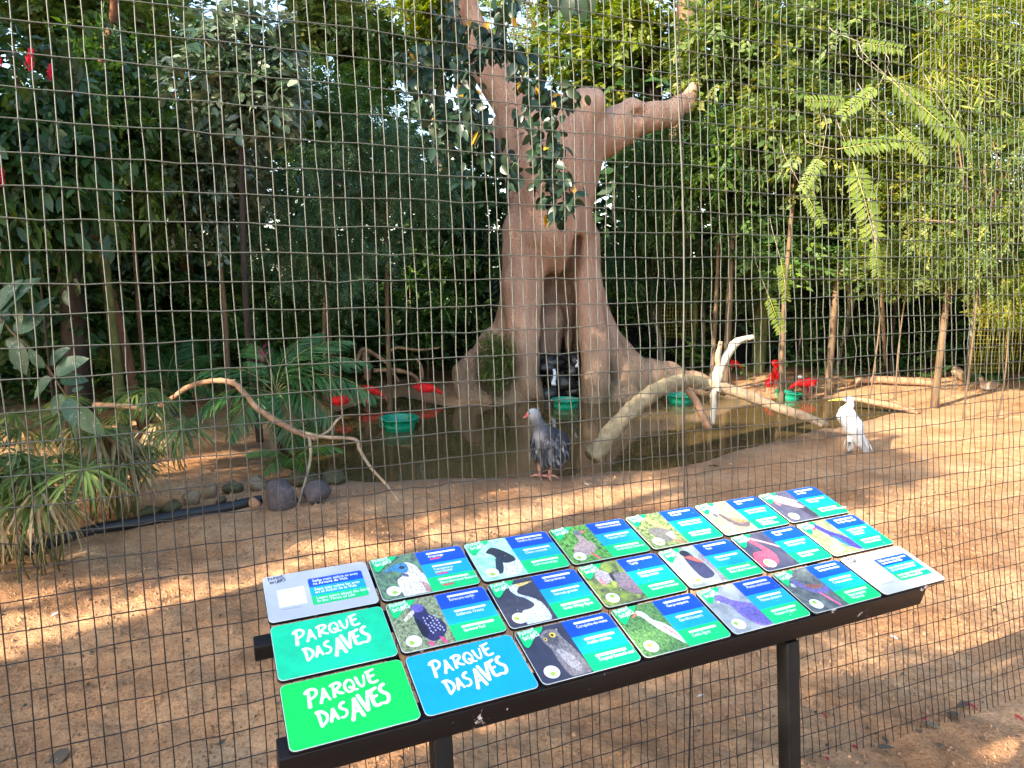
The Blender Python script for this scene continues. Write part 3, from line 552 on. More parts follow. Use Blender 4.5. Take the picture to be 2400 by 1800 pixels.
def sculpt_mat():
    m, t, b = nodes_of('pink_tan_sculpted_concrete'); co = coord(t, False); n1 = N(t, 'TexNoise', Scale=1.9, Detail=8, Roughness=.68); n2 = N(t, 'TexNoise', Scale=22, Detail=5, Roughness=.7); n3 = N(t, 'TexNoise', Scale=3.0, Detail=6, Roughness=.7)
    mp = N(t, 'Mapping'); mp.inputs['Scale'].default_value = (1.2, 1.2, .45); t.links.new(co, mp.inputs[0])
    for n in (n1, n3): t.links.new(mp.outputs[0], n.inputs[0])
    t.links.new(co, n2.inputs[0])
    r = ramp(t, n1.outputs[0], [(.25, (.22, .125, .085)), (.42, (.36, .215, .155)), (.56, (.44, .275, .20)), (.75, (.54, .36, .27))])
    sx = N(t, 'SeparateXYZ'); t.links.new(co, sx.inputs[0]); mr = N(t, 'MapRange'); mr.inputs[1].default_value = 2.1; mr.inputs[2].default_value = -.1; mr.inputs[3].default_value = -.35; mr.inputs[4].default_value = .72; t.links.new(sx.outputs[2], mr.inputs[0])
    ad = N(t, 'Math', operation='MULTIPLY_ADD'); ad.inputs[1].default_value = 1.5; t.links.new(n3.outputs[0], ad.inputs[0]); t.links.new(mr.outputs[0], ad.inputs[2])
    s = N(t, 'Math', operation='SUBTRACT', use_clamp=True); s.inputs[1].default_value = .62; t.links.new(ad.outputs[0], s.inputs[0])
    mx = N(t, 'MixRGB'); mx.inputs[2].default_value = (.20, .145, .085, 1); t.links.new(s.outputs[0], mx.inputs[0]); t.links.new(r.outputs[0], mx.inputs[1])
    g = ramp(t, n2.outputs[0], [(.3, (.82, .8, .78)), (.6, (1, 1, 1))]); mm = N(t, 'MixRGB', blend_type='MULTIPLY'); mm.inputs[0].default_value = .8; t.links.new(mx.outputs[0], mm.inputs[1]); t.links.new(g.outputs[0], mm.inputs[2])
    t.links.new(mm.outputs[0], b.inputs['Base Color']); b.inputs['Roughness'].default_value = .82; b.inputs['Specular IOR Level'].default_value = .25
    aa = N(t, 'Math', operation='MULTIPLY_ADD'); aa.inputs[1].default_value = 3; t.links.new(n3.outputs[0], aa.inputs[0]); t.links.new(n2.outputs[0], aa.inputs[2]); bump(t, b, aa.outputs[0], .8, .04); return m
lo = T(1030, 960); hi = T(1800, -20)
V, Q = surface(tree_sdf, (lo[0], TY - 1.75, -.35), (hi[0], TY + 2.4, hi[2] + .3), .062); V = smooth_v(V, Q, 2)
def largest(V, Q):
    lab = np.arange(len(V)); e = np.concatenate([Q[:, [0, 1]], Q[:, [1, 2]], Q[:, [2, 3]], Q[:, [3, 0]]])
    while True:
        m = lab.copy(); np.minimum.at(m, e[:, 0], lab[e[:, 1]]); np.minimum.at(m, e[:, 1], lab[e[:, 0]]); m = m[m]; m = m[m]
        if (m == lab).all(): break
        lab = m
    k = np.bincount(lab).argmax(); keep = lab == k; idx = np.cumsum(keep) - 1; return V[keep], idx[Q[keep[Q[:, 0]]]]
V, Q = largest(V, Q)
STREE = empty('sculpted_tree', (float(T(1290, 930)[0]), TY, 0)); tag(STREE, 'huge pink tan sculpted tree with a hollow foot at the pond edge', 'sculpted tree')
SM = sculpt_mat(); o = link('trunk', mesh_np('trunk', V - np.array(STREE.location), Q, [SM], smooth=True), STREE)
# dark wet rockwork with a trickle inside the hollow
ROCKD = plain('wet_black_rock', (.02, .019, .018), .25, .4, 9, .6, .03)
mb = MB(); rg = np.random.default_rng(5)
for i in range(16):
    c = T(1270 + rg.random() * 90, 840 + rg.random() * 90, -.35 + rg.random() * .6); v = rg.normal(size=(26, 3)); v /= np.linalg.norm(v, axis=1)[:, None]
    a = np.linspace(0, np.pi, 6); bq = np.linspace(0, 2 * np.pi, 9)[:-1]; VV = np.array([(math.sin(p) * math.cos(q), math.sin(p) * math.sin(q), math.cos(p)) for p in a for q in bq]) * (.2 + .12 * rg.random()) * (1 + .25 * rg.normal(size=(48, 1)))
    k = np.arange(8); F_ = np.concatenate([np.c_[j * 8 + k, (j + 1) * 8 + k, (j + 1) * 8 + (k + 1) % 8, j * 8 + (k + 1) % 8] for j in range(5)]); mb.add(VV * (1, 1, .7) + c, F_)
mb.V = [v - np.array(STREE.location) for v in mb.V]
o = link('wet_rockwork', mb.mesh('wet_rockwork', [ROCKD], True, False), STREE)
WFALL = plain('white_falling_water', (.6, .64, .68), .15, .2, 30, .3)
for (x0, y0, y1, w_) in ((1295, 858, 892, 5), (1348, 838, 850, 3)):
    pts = [T(x0 + 2 * math.sin(i), y0 + (y1 - y0) * i / 5, -.45 - .03 * i) - np.array(STREE.location) for i in range(6)]
    link('falling_water', mesh_np('falling_water', *tube_np(pts, [Rp(w_) * (.7 + .1 * i) for i in range(6)], 6, True, .2), [WFALL], smooth=True), STREE)
# ================================================================ foliage
def unit(a): return a / (np.linalg.norm(a, axis=-1, keepdims=True) + 1e-9)
def kites(pos, d, nrm, L, W, fold=.25, belly=.42):
    """leaf blades: base, two shoulders, tip, folded along the midrib -> V, F (2 tris each)"""
    n = len(pos); d = unit(d); s = unit(np.cross(d, nrm)); u = np.cross(s, d); L = np.broadcast_to(L, n)[:, None]; W = np.broadcast_to(W, n)[:, None]
    tip = pos + d * L - u * L * .08; mid = pos + d * L * belly
    V = np.stack([pos, mid + s * W * .5 + u * W * fold * .5, tip, mid - s * W * .5 + u * W * fold * .5], 1).reshape(-1, 3)
    k = np.arange(n)[:, None] * 4; F = np.concatenate([k + (0, 1, 2), k + (0, 2, 3)]); return V, F
def blades(pos, d, nrm, L, W, curl=.12, fold=.2):
    """larger leaves with a rounded outline: 8 verts, 6 faces"""
    n = len(pos); d = unit(d); s = unit(np.cross(d, nrm)); u = np.cross(s, d); L = np.broadcast_to(L, n)[:, None]; W = np.broadcast_to(W, n)[:, None]
    def pt(t, w, h=0.0): return pos + d * L * t + s * W * w + u * (W * abs(w) * fold - L * curl * t * t)
    V = np.stack([pt(0, 0), pt(.28, .43), pt(.28, 0), pt(.28, -.43), pt(.66, .42), pt(.66, 0), pt(.66, -.42), pt(1, 0)], 1).reshape(-1, 3); k = np.arange(n)[:, None] * 8
    return V, [np.concatenate([k + (0, 1, 2), k + (0, 2, 3), k + (4, 7, 5), k + (5, 7, 6)]), np.concatenate([k + (2, 1, 4, 5), k + (3, 2, 5, 6)])]
def crown(seed, lobes, sprigs, per, length, L, W, mode='alt', droop=.35, shell=.5, big=False, spread=.33, flatten=1.0, fill=.55):
    g = np.random.default_rng(seed); C = unit(g.normal(size=(lobes, 3))) * (g.random((lobes, 1)) ** .5 * .75 + .0); C[:, 2] *= .9
    lr = spread * (.7 + .6 * g.random(lobes)); li = g.integers(0, lobes, sprigs); dirn = unit(g.normal(size=(sprigs, 3)) + C[li] * .8 + (0, 0, .25))
    p = C[li] + dirn * lr[li][:, None] * (g.random((sprigs, 1)) ** fill); p /= max(1, np.percentile(np.linalg.norm(p, axis=1), 96))
    sd = unit(dirn * .8 + g.normal(size=(sprigs, 3)) * .55 + (0, 0, -droop)); t = (np.arange(per) + .5) / per
    up = np.array((0, 0, 1.)); side = unit(np.cross(sd, up + g.normal(size=(sprigs, 3)) * .3)); sz = .65 + .7 * g.random(sprigs)
    P = p[:, None] + sd[:, None] * (t[None, :, None] * (length * sz)[:, None, None]) - up * (t[None, :, None] ** 2 * (length * sz * droop * .4)[:, None, None])
    sg = np.where(np.arange(per) % 2 == 0, 1., -1.)[None, :, None]
    D = sd[:, None] * (.75 if mode == 'alt' else .35) + side[:, None] * sg + g.normal(size=(sprigs, per, 3)) * (.25 if mode == 'alt' else .08) - up * droop * .5
    Nn = np.cross(side, sd)[:, None] + g.normal(size=(sprigs, per, 3)) * (.45 if mode == 'alt' else .15); Nn[..., 2] = np.abs(Nn[..., 2]) + .2
    n = sprigs * per; taper = (1 if mode == 'alt' else 1.15 - .75 * np.abs(t - .4))[None] if mode != 'alt' else np.ones((1, per))
    Ls = (L * sz[:, None] * taper * (.75 + .5 * g.random((sprigs, per)))).ravel(); Wd = Ls * (W / L)
    tint = np.clip(.5 + .2 * g.normal(size=lobes)[li][:, None] + .2 * g.normal(size=(sprigs, 1)) + .14 * g.normal(size=(sprigs, per)), 0, 1).ravel(); tint[g.random(n) < .025] = 1
    fn = blades if big else kites; V, F = fn(P.reshape(-1, 3), D.reshape(-1, 3), Nn.reshape(-1, 3), Ls, Wd); V[:, 2] *= flatten
    return V, F, np.repeat(tint, 8 if big else 4)
def limbs(seed, n=9, r=.03):
    g = np.random.default_rng(seed); mb = MB()
    for i in range(n):
        d = unit(g.normal(size=3) + (0, 0, .6)); e = d * (.5 + .35 * g.random()); m = e * .5 + g.normal(size=3) * .08; mb.tube([(0, 0, -.5), m * .6 + (0, 0, -.15), m + (0, 0, -.05), e], [r, r * .7, r * .45, r * .15], 5)
    return mb
SP_ = {  # species: dark, mid, light leaf colour, crown args
 'broad': dict(lobes=18, sprigs=520, per=11, length=.26, L=.105, W=.05, droop=.35),
 'large': dict(lobes=16, sprigs=300, per=8, length=.28, L=.145, W=.07, droop=.5, big=True),
 'feather': dict(lobes=18, sprigs=640, per=20, length=.30, L=.05, W=.015, mode='pin', droop=.45),
 'bamboo': dict(lobes=16, sprigs=560, per=10, length=.24, L=.13, W=.017, droop=.7),
 'small': dict(lobes=22, sprigs=820, per=12, length=.17, L=.045, W=.026, droop=.2, fill=.35)}
LM = {'green': leafmat('leaf_green', (.024, .058, .014), (.05, .115, .024), (.105, .19, .035)),
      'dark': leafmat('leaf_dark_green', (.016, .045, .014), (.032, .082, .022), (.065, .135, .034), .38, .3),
      'blue': leafmat('leaf_blue_green', (.035, .08, .04), (.068, .14, .066), (.12, .2, .095)),
      'yellow': leafmat('leaf_yellow_green', (.06, .10, .014), (.12, .18, .022), (.24, .26, .035), .5, .45),
      'grey': leafmat('leaf_silver_green', (.03, .065, .03), (.075, .12, .06), (.19, .24, .17), .3, .25, spec=.6),
      'lime': leafmat('leaf_fresh_green', (.035, .07, .014), (.075, .13, .024), (.17, .21, .05), .5, .38)}
_cr = {}
def crown_me(sp, var, lm):
    k = (sp, var, lm)
    if k not in _cr:
        kb = (sp, var)
        if kb not in _cr: _cr[kb] = crown(hash(sp) % 97 + var * 13 if False else sum(map(ord, sp)) + var * 13, **SP_[sp])
        V, F, a = _cr[kb]; _cr[k] = mesh_np('crown', V, F if isinstance(F, list) else [F], [LM[lm]], attrs={'tint': a})
    return _cr[k]
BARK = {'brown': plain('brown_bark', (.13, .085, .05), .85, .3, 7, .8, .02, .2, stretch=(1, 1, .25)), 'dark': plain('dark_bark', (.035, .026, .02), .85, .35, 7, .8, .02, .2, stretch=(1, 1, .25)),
        'grey': plain('grey_bark', (.22, .19, .14), .85, .3, 9, .8, .02, .2, stretch=(1, 1, .3)), 'moss': plain('mossy_green_bark', (.12, .13, .045), .85, .3, 8, .7, .02, .2, stretch=(1, 1, .3)),
        'yellow': plain('yellow_green_stem', (.30, .29, .07), .6, .22, 10, .3, .01, .3, stretch=(1, 1, .3)), 'red': plain('red_brown_bark', (.16, .07, .04), .75, .3, 9, .6, .02, .2, stretch=(1, 1, .3))}
LIMB = [limbs(s).mesh('branches', [BARK['brown']], True, False) for s in (1, 2, 3)]
TW = random.Random(11)
def tree(label, px, py, rx, ry, Y, sp, lm, cat='tree', bark='brown', trunk=None, group=None, name=None, nc=2, rd=.8, var=None):
    """crown centred on a photo pixel at depth Y; rx, ry in photo pixels"""
    c = at_y(px, py, Y); s = mpp(px, py, Y); bx = c.x + (trunk or 0); gzv = gzf(bx, Y); root = empty(name or ('tree' if cat == 'tree' else 'shrub'), (bx, Y, gzv)); tag(root, label, cat, group)
    RX, RZ = rx * s, ry * s; RY = min(RX, RZ * 1.2) * rd
    h = c.z - gzv; r = .02 + .008 * h if cat == 'tree' else .018
    P = spline([(0, 0, -.1), ((c.x - bx) * .3 + TW.uniform(-.1, .1), TW.uniform(-.1, .1), h * .4), (c.x - bx, 0, max(h - RZ * .35, h * .6))], 9)
    link('trunk', mesh_np('trunk', *tube_np(P, np.linspace(r, r * .55, 9), 8, True, .05), [BARK[bark]], smooth=True), root)
    lb = link('branches', TW.choice(LIMB), root, (c.x - bx, 0, h), (0, 0, TW.uniform(0, 6)), (RX, RY, RZ)); lb['kind'] = 'stuff'
    for k in range(nc):
        v = var if var is not None else TW.randrange(2)
        ob = link('crown', crown_me(sp, v, lm), root, ((c.x - bx), 0, h), (TW.uniform(-.2, .2), TW.uniform(-.2, .2), TW.uniform(0, 6.28)), (RX, RY, RZ)); ob['kind'] = 'stuff'
    return root
# crowns are built at radius 1 and stretched to size, so leaf size follows: radii near 1.5 m
TREES = [
 # left
 ('large-leaved dark shrub filling the upper left corner', 60, 330, 210, 330, 8.6, 'large', 'dark', 'shrub', 'dark'),
 ('dense dark shrub behind the hanging grey-green branch at the left edge', 90, 700, 180, 170, 10.5, 'large', 'dark', 'shrub', 'dark'),
 ('mid green tree behind the red flower spikes', 300, 330, 200, 260, 11, 'broad', 'green', 'tree', 'brown'),
 ('pale leaved tree at the top left with a tan trunk', 240, 60, 230, 170, 14, 'broad', 'lime', 'tree', 'grey'),
 ('tree with drooping silver grey leaves left of centre top', 560, 170, 180, 170, 10.2, 'large', 'grey', 'tree', 'dark'),
 ('silvery small-leaved tree below the drooping grey leaves', 500, 420, 170, 170, 11.5, 'broad', 'grey', 'tree', 'brown'),
 ('feathery blue-green tree just left of the sculpted tree', 900, 430, 220, 190, 12.6, 'feather', 'blue', 'tree', 'brown'),
 ('feathery blue-green tree low between silver tree and sculpted tree', 760, 590, 230, 150, 12.0, 'feather', 'blue', 'tree', 'brown'),
 ('feathery green tree high left of centre', 760, 290, 220, 170, 13.4, 'feather', 'green', 'tree', 'brown'),
 ('light green tree against the sky gap left of centre', 800, 90, 170, 150, 17, 'broad', 'lime', 'tree', 'grey'),
 ('yellow-green tree against the sky behind the dark vine', 1010, 60, 130, 130, 19, 'broad', 'yellow', 'tree', 'grey'),
 ('dark understorey tree left of the palms', 330, 640, 190, 160, 13, 'broad', 'dark', 'tree', 'dark'),
 ('dark broadleaf thicket above the pink leafed plant', 580, 720, 170, 120, 13.4, 'broad', 'green', 'shrub', 'dark'),
 ('dim thicket behind the low branches left of the sculpted tree', 860, 760, 190, 110, 16, 'broad', 'dark', 'shrub', 'dark'),
 ('deep green tree filling the gap between silver tree and trunk', 1060, 560, 120, 190, 16.5, 'broad', 'dark', 'tree', 'dark'),
 ('low dark shrub behind the palm fronds', 390, 800, 180, 90, 12.8, 'broad', 'dark', 'shrub', 'dark'),
 # behind the sculpture, top
 ('yellow sunlit tree right of the sculpted trunk top', 1450, 120, 170, 140, 20, 'broad', 'yellow', 'tree', 'grey'),
 ('pale sunlit tree above the sculpted tree fork', 1270, 60, 150, 130, 22, 'small', 'yellow', 'tree', 'grey'),
 ('sunlit green tree right of the brown palm trunk', 1740, 120, 190, 160, 14.5, 'broad', 'lime', 'tree', 'brown'),
 # right
 ('dark bamboo-like shrub under the sculpted right bough', 1540, 430, 150, 170, 15.6, 'bamboo', 'green', 'shrub', 'dark'),
 ('low dark shrub between sculpted tree and yellow screen', 1500, 620, 130, 110, 16.5, 'bamboo', 'dark', 'shrub', 'dark'),
 ('leafy green tree beside the thick bluish fence wire', 1690, 400, 150, 180, 14.6, 'broad', 'green', 'tree', 'brown'),
 ('sunlit tree with mixed yellow leaves right of the thick wire', 1870, 330, 180, 170, 13.6, 'broad', 'lime', 'tree', 'brown'),
 ('bright green tree at the top right of centre', 2000, 90, 200, 150, 14.2, 'broad', 'lime', 'tree', 'brown'),
 ('fine-leaved sunlit tree in the upper right corner', 2270, 130, 220, 200, 12.8, 'bamboo', 'yellow', 'tree', 'brown'),
 ('dense small-leaved bush along the right edge', 2310, 470, 190, 210, 11.6, 'small', 'lime', 'shrub', 'brown'),
 ('sunlit yellowish shrub left of the dense right bush', 2080, 400, 180, 180, 13.2, 'small', 'yellow', 'shrub', 'brown'),
 ('dark leafy shrub under the hanging feathered leaves', 1880, 560, 190, 120, 14.4, 'broad', 'green', 'shrub', 'dark'),
 ('low sunlit small-leaved spray above the yellow stems', 2130, 620, 190, 80, 12.6, 'small', 'lime', 'shrub', 'brown'),
 ('small-leaved spray drooping at the right edge above the sand', 2370, 690, 110, 90, 11.6, 'small', 'yellow', 'shrub', 'brown'),
 ('dim shrub behind the green mossy stem', 1720, 640, 150, 80, 16, 'bamboo', 'dark', 'shrub', 'dark'),
 ('dark tree deep behind the yellow stems', 2120, 520, 230, 170, 16.5, 'broad', 'dark', 'tree', 'dark'),
]
for a in TREES: tree(*a)
# small bush growing on the foot of the sculpture
tree('small bright green bush growing on the sculpted root', 1160, 845, 52, 78, 13.3, 'small', 'lime', 'shrub', 'brown', rd=1)
# ---- forest behind everything: one mass
def forest():
    g = np.random.default_rng(21); n = 19000; per = 9
    th = g.uniform(-64, 64, n); rad = g.uniform(19.2, 28, n) - 5.5 * np.clip((np.abs(th) - 30) / 14, 0, 1); z = g.random(n) ** 1.45 * 15
    x = rad * np.sin(np.radians(th)) * 1.15; y = rad * np.cos(np.radians(th)); keep = ~((np.abs(th + 6) < 10) & (z > 7.0) & (g.random(n) < .93)) & ~((np.abs(th + 15) < 5) & (z > 8) & (g.random(n) < .9)); keep &= vnoise(x * 1.0 + 50, z + 50, 2.2, 31) > .45 * (z > 7.5) - .1
    p = np.c_[x, y, z][keep]; n = len(p); d = unit(g.normal(size=(n, 3)) + (0, -.5, -.2)); t = (np.arange(per) + .5) / per; side = unit(np.cross(d, (0, 0, 1))); sg = np.where(np.arange(per) % 2 == 0, 1., -1.)[None, :, None]
    P = p[:, None] + d[:, None] * t[None, :, None] * 1.1; D = d[:, None] * .6 + side[:, None] * sg + g.normal(size=(n, per, 3)) * .3; Nn = g.normal(size=(n, per, 3)) * .6 + (0, -.4, .8)
    L = .42 * (.6 + .8 * g.random((n, per))).ravel(); V, F = kites(P.reshape(-1, 3), D.reshape(-1, 3), Nn.reshape(-1, 3), L, L * .5); tint = np.clip(.42 + .2 * g.normal(size=(n, 1)) + .1 * g.normal(size=(n, per)), 0, 1).ravel()
    o = link('forest', mesh_np('forest', V, [F], [LM['dark']], attrs={'tint': np.repeat(tint, 4)})); tag(o, 'mass of dark forest foliage behind the enclosure', 'forest', kind='stuff')
forest()
def undergrowth():
    g = np.random.default_rng(23); n = 9000; per = 9; x = g.uniform(-14, 15, n); y = g.uniform(11.8, 18.2, n); z = .05 + (2.2 + .9 * (y > 15)) * g.random(n) ** 1.25
    sdv = pond_sd(x, y); keep = (sdv > .7) & ~((x > 2.2) & (y < 15.6 + .1 * x)) & ~((np.abs(x - 1) < 2.6) & (y < 15.4)) & ~((x < -2.5) & (y < 12.6 + .15 * (x + 8))) & (vnoise(x + 50, y + 50, .9, 41) > .30); x, y, z = x[keep], y[keep], z[keep]; n = len(x)
    p = np.c_[x, y, z]; d = unit(g.normal(size=(n, 3)) + (0, -.4, .25)); t = (np.arange(per) + .5) / per; side = unit(np.cross(d, (0, 0, 1))); sg = np.where(np.arange(per) % 2 == 0, 1., -1.)[None, :, None]
    P = p[:, None] + d[:, None] * t[None, :, None] * .5; D = d[:, None] * .6 + side[:, None] * sg + g.normal(size=(n, per, 3)) * .3; Nn = g.normal(size=(n, per, 3)) * .5 + (0, -.3, .9)
    L = .19 * (.6 + .8 * g.random((n, per))).ravel(); V, F = kites(P.reshape(-1, 3), D.reshape(-1, 3), Nn.reshape(-1, 3), L, L * .42); tint = np.clip(.45 + .2 * g.normal(size=(n, 1)) + .1 * g.normal(size=(n, per)), 0, 1).ravel()
    o = link('undergrowth', mesh_np('undergrowth', V, [F], [LM['green']], attrs={'tint': np.repeat(tint, 4)})); tag(o, 'low dark undergrowth between the trunks at the back of the enclosure', 'undergrowth', kind='stuff')
undergrowth()
# ---- stems and trunks one can tell apart: (label, bark, [(px, py, radius px)...]) standing at the ground pixel
def stem(label, bark, pts, Y=None, name='tree', top=None):
    Y = Y or on_ground(pts[0][0], pts[0][1]).y; W3 = [at_y(x, y, Y + .15 * math.sin(i * 1.7)) for i, (x, y, r) in enumerate(pts)]; s = mpp(pts[0][0], pts[0][1], Y); b = W3[0].copy()
    gv = gzf(b.x, b.y); W3[0].z = min(W3[0].z, gv - .05) if pts[0][2] > 0 and pts[0][1] > 700 else W3[0].z; root = empty(name, (b.x, b.y, gv)); tag(root, label, 'tree')
    P = spline([p - root.location for p in W3], 4 * len(W3)); rad = np.interp(np.linspace(0, 1, len(P)), np.linspace(0, 1, len(pts)), [p[2] * s for p in pts])
    link('trunk', mesh_np('trunk', *tube_np(P, rad, 9, True, .06), [BARK[bark]], smooth=True), root); return root
stem('black shaded trunk behind the hanging grey-green branch', 'dark', [(178, 905, 30), (172, 760, 26), (160, 600, 22), (150, 420, 18)], 10)
stem('slim green-yellow mossy trunk beside the left palm', 'moss', [(292, 1020, 14), (280, 900, 12), (262, 760, 11), (240, 560, 9)])
stem('thin red-brown leaning trunk at the upper left', 'red', [(330, 900, 13), (262, 700, 12), (215, 560, 11), (228, 320, 10), (236, 160, 10), (262, 60, 9), (275, -60, 9)], 10.8)
stem('thick tan ringed palm trunk at the upper left', 'grey', [(372, 890, 30), (362, 500, 27), (345, 250, 24), (318, 60, 24), (300, -80, 24)], 14.5)
stem('bare brown trunk in the thicket below the silver leaves', 'brown', [(470, 890, 20), (445, 700, 18), (420, 500, 16)], 13)
stem('thick mossy green stem behind the thick bluish wire', 'moss', [(1775, 872, 17), (1783, 760, 17), (1795, 640, 15), (1800, 480, 13)])
stem('pale yellow straight stem on the right bank', 'yellow', [(2163, 868, 8), (2168, 780, 8), (2178, 700, 7), (2196, 600, 6), (2205, 480, 5)])
stem('brown and yellow leaning stem beside the pale one', 'red', [(2188, 872, 10), (2206, 770, 9), (2222, 690, 8), (2240, 560, 7)])
stem('thin yellow bamboo stem near the right edge', 'yellow', [(2284, 850, 6), (2290, 760, 6), (2296, 640, 5), (2300, 500, 4)])
stem('twisted grey stem in the middle of the right bank', 'grey', [(1958, 876, 7), (1968, 830, 6), (1984, 760, 5), (1990, 690, 5), (1978, 600, 4)])
stem('slender grey stem right of the twisted one', 'grey', [(1980, 870, 5), (1984, 790, 4), (1998, 720, 4), (2012, 620, 3)])
stem('thin crooked stem left of the pale yellow one', 'moss', [(2055, 866, 6), (2050, 800, 5), (2056, 720, 5), (2050, 620, 4)])
stem('spindly stem leaning right of the crooked one', 'moss', [(2062, 868, 4), (2084, 790, 4), (2096, 720, 3), (2092, 640, 3)])
stem('wavy tan stem right of the sculpted tree', 'grey', [(1552, 856, 6), (1546, 800, 6), (1532, 740, 6), (1520, 690, 5), (1508, 600, 5)], 17)
stem('straight mossy stem before the yellow screen', 'moss', [(1620, 866, 7), (1626, 780, 6), (1632, 680, 6), (1640, 560, 5)], 16.6)
stem('pale stem just right of the mossy one', 'grey', [(1646, 862, 5), (1648, 760, 5), (1644, 680, 4), (1650, 560, 4)], 17)
stem('brown shaggy palm trunk at the top right of the sculpture', 'brown', [(1600, 860, 30), (1595, 500, 28), (1606, 200, 27), (1622, -80, 26)], 19)
stem('dark tree trunk behind the sculpted right bough', 'dark', [(1560, 850, 22), (1545, 500, 20), (1530, 200, 18), (1526, 60, 16)], 20)
stem('narrow tan trunk rising in the sky gap', 'grey', [(1045, 850, 12), (1040, 500, 11), (1030, 200, 10), (1010, -40, 9)], 20)
stem('leaning pale trunk in the upper left centre', 'grey', [(770, 880, 12), (760, 500, 11), (830, 200, 9), (880, -40, 8)], 18)
# ---- unseen trees added behind and left of the viewer, placed to shade the clearing
SP_['shade'] = dict(lobes=30, sprigs=330, per=9, length=.24, L=.10, W=.055, droop=.35, spread=.17)
SHADE_T = [(-10.5, -2.6, 6.4, 1.15, 2.0, 'slim one left of the path'), (-14.2, -5.3, 8.2, 1.2, 2.4, 'slim tall one behind the path'), (-7.6, -.4, 5.6, 1.0, 1.3, 'small one at the left end of the fence'), (-13.5, -.9, 7.4, 1.8, 2.2, 'left of the enclosure corner'), (-9.6, 2.1, 6.6, 1.7, 1.8, 'beside the left fence'), (-10.2, -4.7, 6.6, .6, 1.9, 'thinnest behind the path'), (-8.8, -6.6, 6.4, 1.3, 1.8, 'behind the viewer on the left'),
    (-12.5, 4.5, 8.0, 3.2, 2.2, 'left beyond the shrubs'), (-19.0, 5.5, 9.6, 4.0, 3.2, 'farthest left beside the enclosure'), (-6.4, 1.6, 6.6, 1.5, .9, 'leaning over the left fence'), (-14.5, 9.0, 8.8, 3.2, 2.6, 'left of the big-leaved shrub'), (-22, -1.0, 11.5, 3.4, 3.0, 'with the highest crown on the left'), (-9.6, 6.6, 11.6, 3.2, 2.4, 'shading the sculpted trunk'), (-8.2, 9.4, 9.2, 2.2, 1.6, 'above the left thicket'), (-16.5, -9.5, 8.4, 2.6, 2.2, 'farthest behind on the left'), (-13.2, 1.6, 9.0, 1.8, 2.2, 'left of the low palms'), (-5.9, -2.6, 4.7, 1.3, 1.15, 'low one shading the sign'), (-6.6, .9, 6.5, 1.3, 1.1, 'shading the egret')]
for i, (x, y, z, rx, rz, lab) in enumerate(SHADE_T):
    root = empty('tree', (x - .8, y - .5, 0)); tag(root, 'tall unseen tree added for its shade, ' + lab, 'tree'); dx, dy = x - root.location.x, y - root.location.y
    link('trunk', mesh_np('trunk', *tube_np(spline([(0, 0, -.2), (dx * .2, dy * .2, z * .45), (dx, dy, z)], 8), np.linspace(.2, .08, 8), 8, True, .05), [BARK['brown']], smooth=True), root)
    c_ = link('crown', crown_me('shade', i % 3, 'green'), root, (dx, dy, z), (0, 0, i * 1.3), (rx, rx, rz)); c_['kind'] = 'stuff'
    if i < 7 or i in (12, 13, 15, 16, 17): c_ = link('crown', crown_me('shade', (i + 1) % 3, 'green'), root, (dx, dy, z), (0, 0, i * 2.1), (rx, rx, rz)); c_['kind'] = 'stuff'
# ================================================================ palms and strap-leaved plants
PALM = leafmat('palm_green', (.018, .06, .018), (.036, .11, .028), (.075, .18, .045), .38, .3); PALM_L = leafmat('palm_light_green', (.03, .09, .014), (.06, .16, .025), (.11, .24, .04), .35, .35)
def frond_me(seed, L=1.0, n=34, leaf=.34, arch=.45, w=.022, m=None):
    g = np.random.default_rng(seed); t = np.linspace(0, 1, 12); P = np.c_[L * t * (1 - .12 * t), np.zeros(12), L * (.55 * t - arch * 1.6 * t * t)]
    mb = MB(); mb.tube(P, np.linspace(.010, .003, 12), 5, 1); tt = np.linspace(.12, 1, n); C = np.c_[np.interp(tt, t, P[:, 0]), np.zeros(n), np.interp(tt, t, P[:, 2])]; T_ = unit(np.gradient(C, axis=0))
    for sgn in (-1, 1):
        d = T_ * (.55 + .5 * tt[:, None]) + np.array((0, sgn, -.25)) + g.normal(size=(n, 3)) * .06; ln = leaf * L * (.45 + 1.1 * np.sin(np.pi * np.clip(tt * .9 + .1, 0, 1))) * .75
        V, F = blades(C, d, np.tile((0, 0, 1.), (n, 1)) + .2 * g.normal(size=(n, 3)), ln, np.full(n, w * L ** .5), .28, .25); mb.add(V, F, 0, np.repeat(np.clip(.5 + .15 * g.normal(size=n), 0, 1), 8))
    return mb.mesh('frond', [m or PALM, BARK['moss']])
FR = {k: [frond_me(s, m=k2) for s in (1, 2, 3)] for k, k2 in (('d', PALM), ('l', PALM_L))}
def palm(label, px, py, top, specs, k='d', stem_r=.03):
    b = on_ground(px, py); root = empty('palm', b); tag(root, label, 'palm'); h = top
    link('stem', mesh_np('stem', *tube_np([(0, 0, -.1), (.02, 0, h * .5), (0, 0, h)], [stem_r * 1.2, stem_r, stem_r * .8], 8), [BARK['dark']], smooth=True), root)
    for i, (az, el, L) in enumerate(specs):
        o = link('frond', FR[k][i % 3], root, (0, 0, h - .02), (0, -R_(el), R_(az)), L * 1.2); o.rotation_mode = 'XYZ'
    return root
palm('dark green palm with broad fronds left of the arched branch', 400, 1000, .55, [(80, 62, 1.0), (180, 30, .95), (215, 5, .9), (255, 5, .85), (300, 5, .9), (340, 15, .9), (30, 50, .9), (130, 55, .9), (270, 40, .8)])
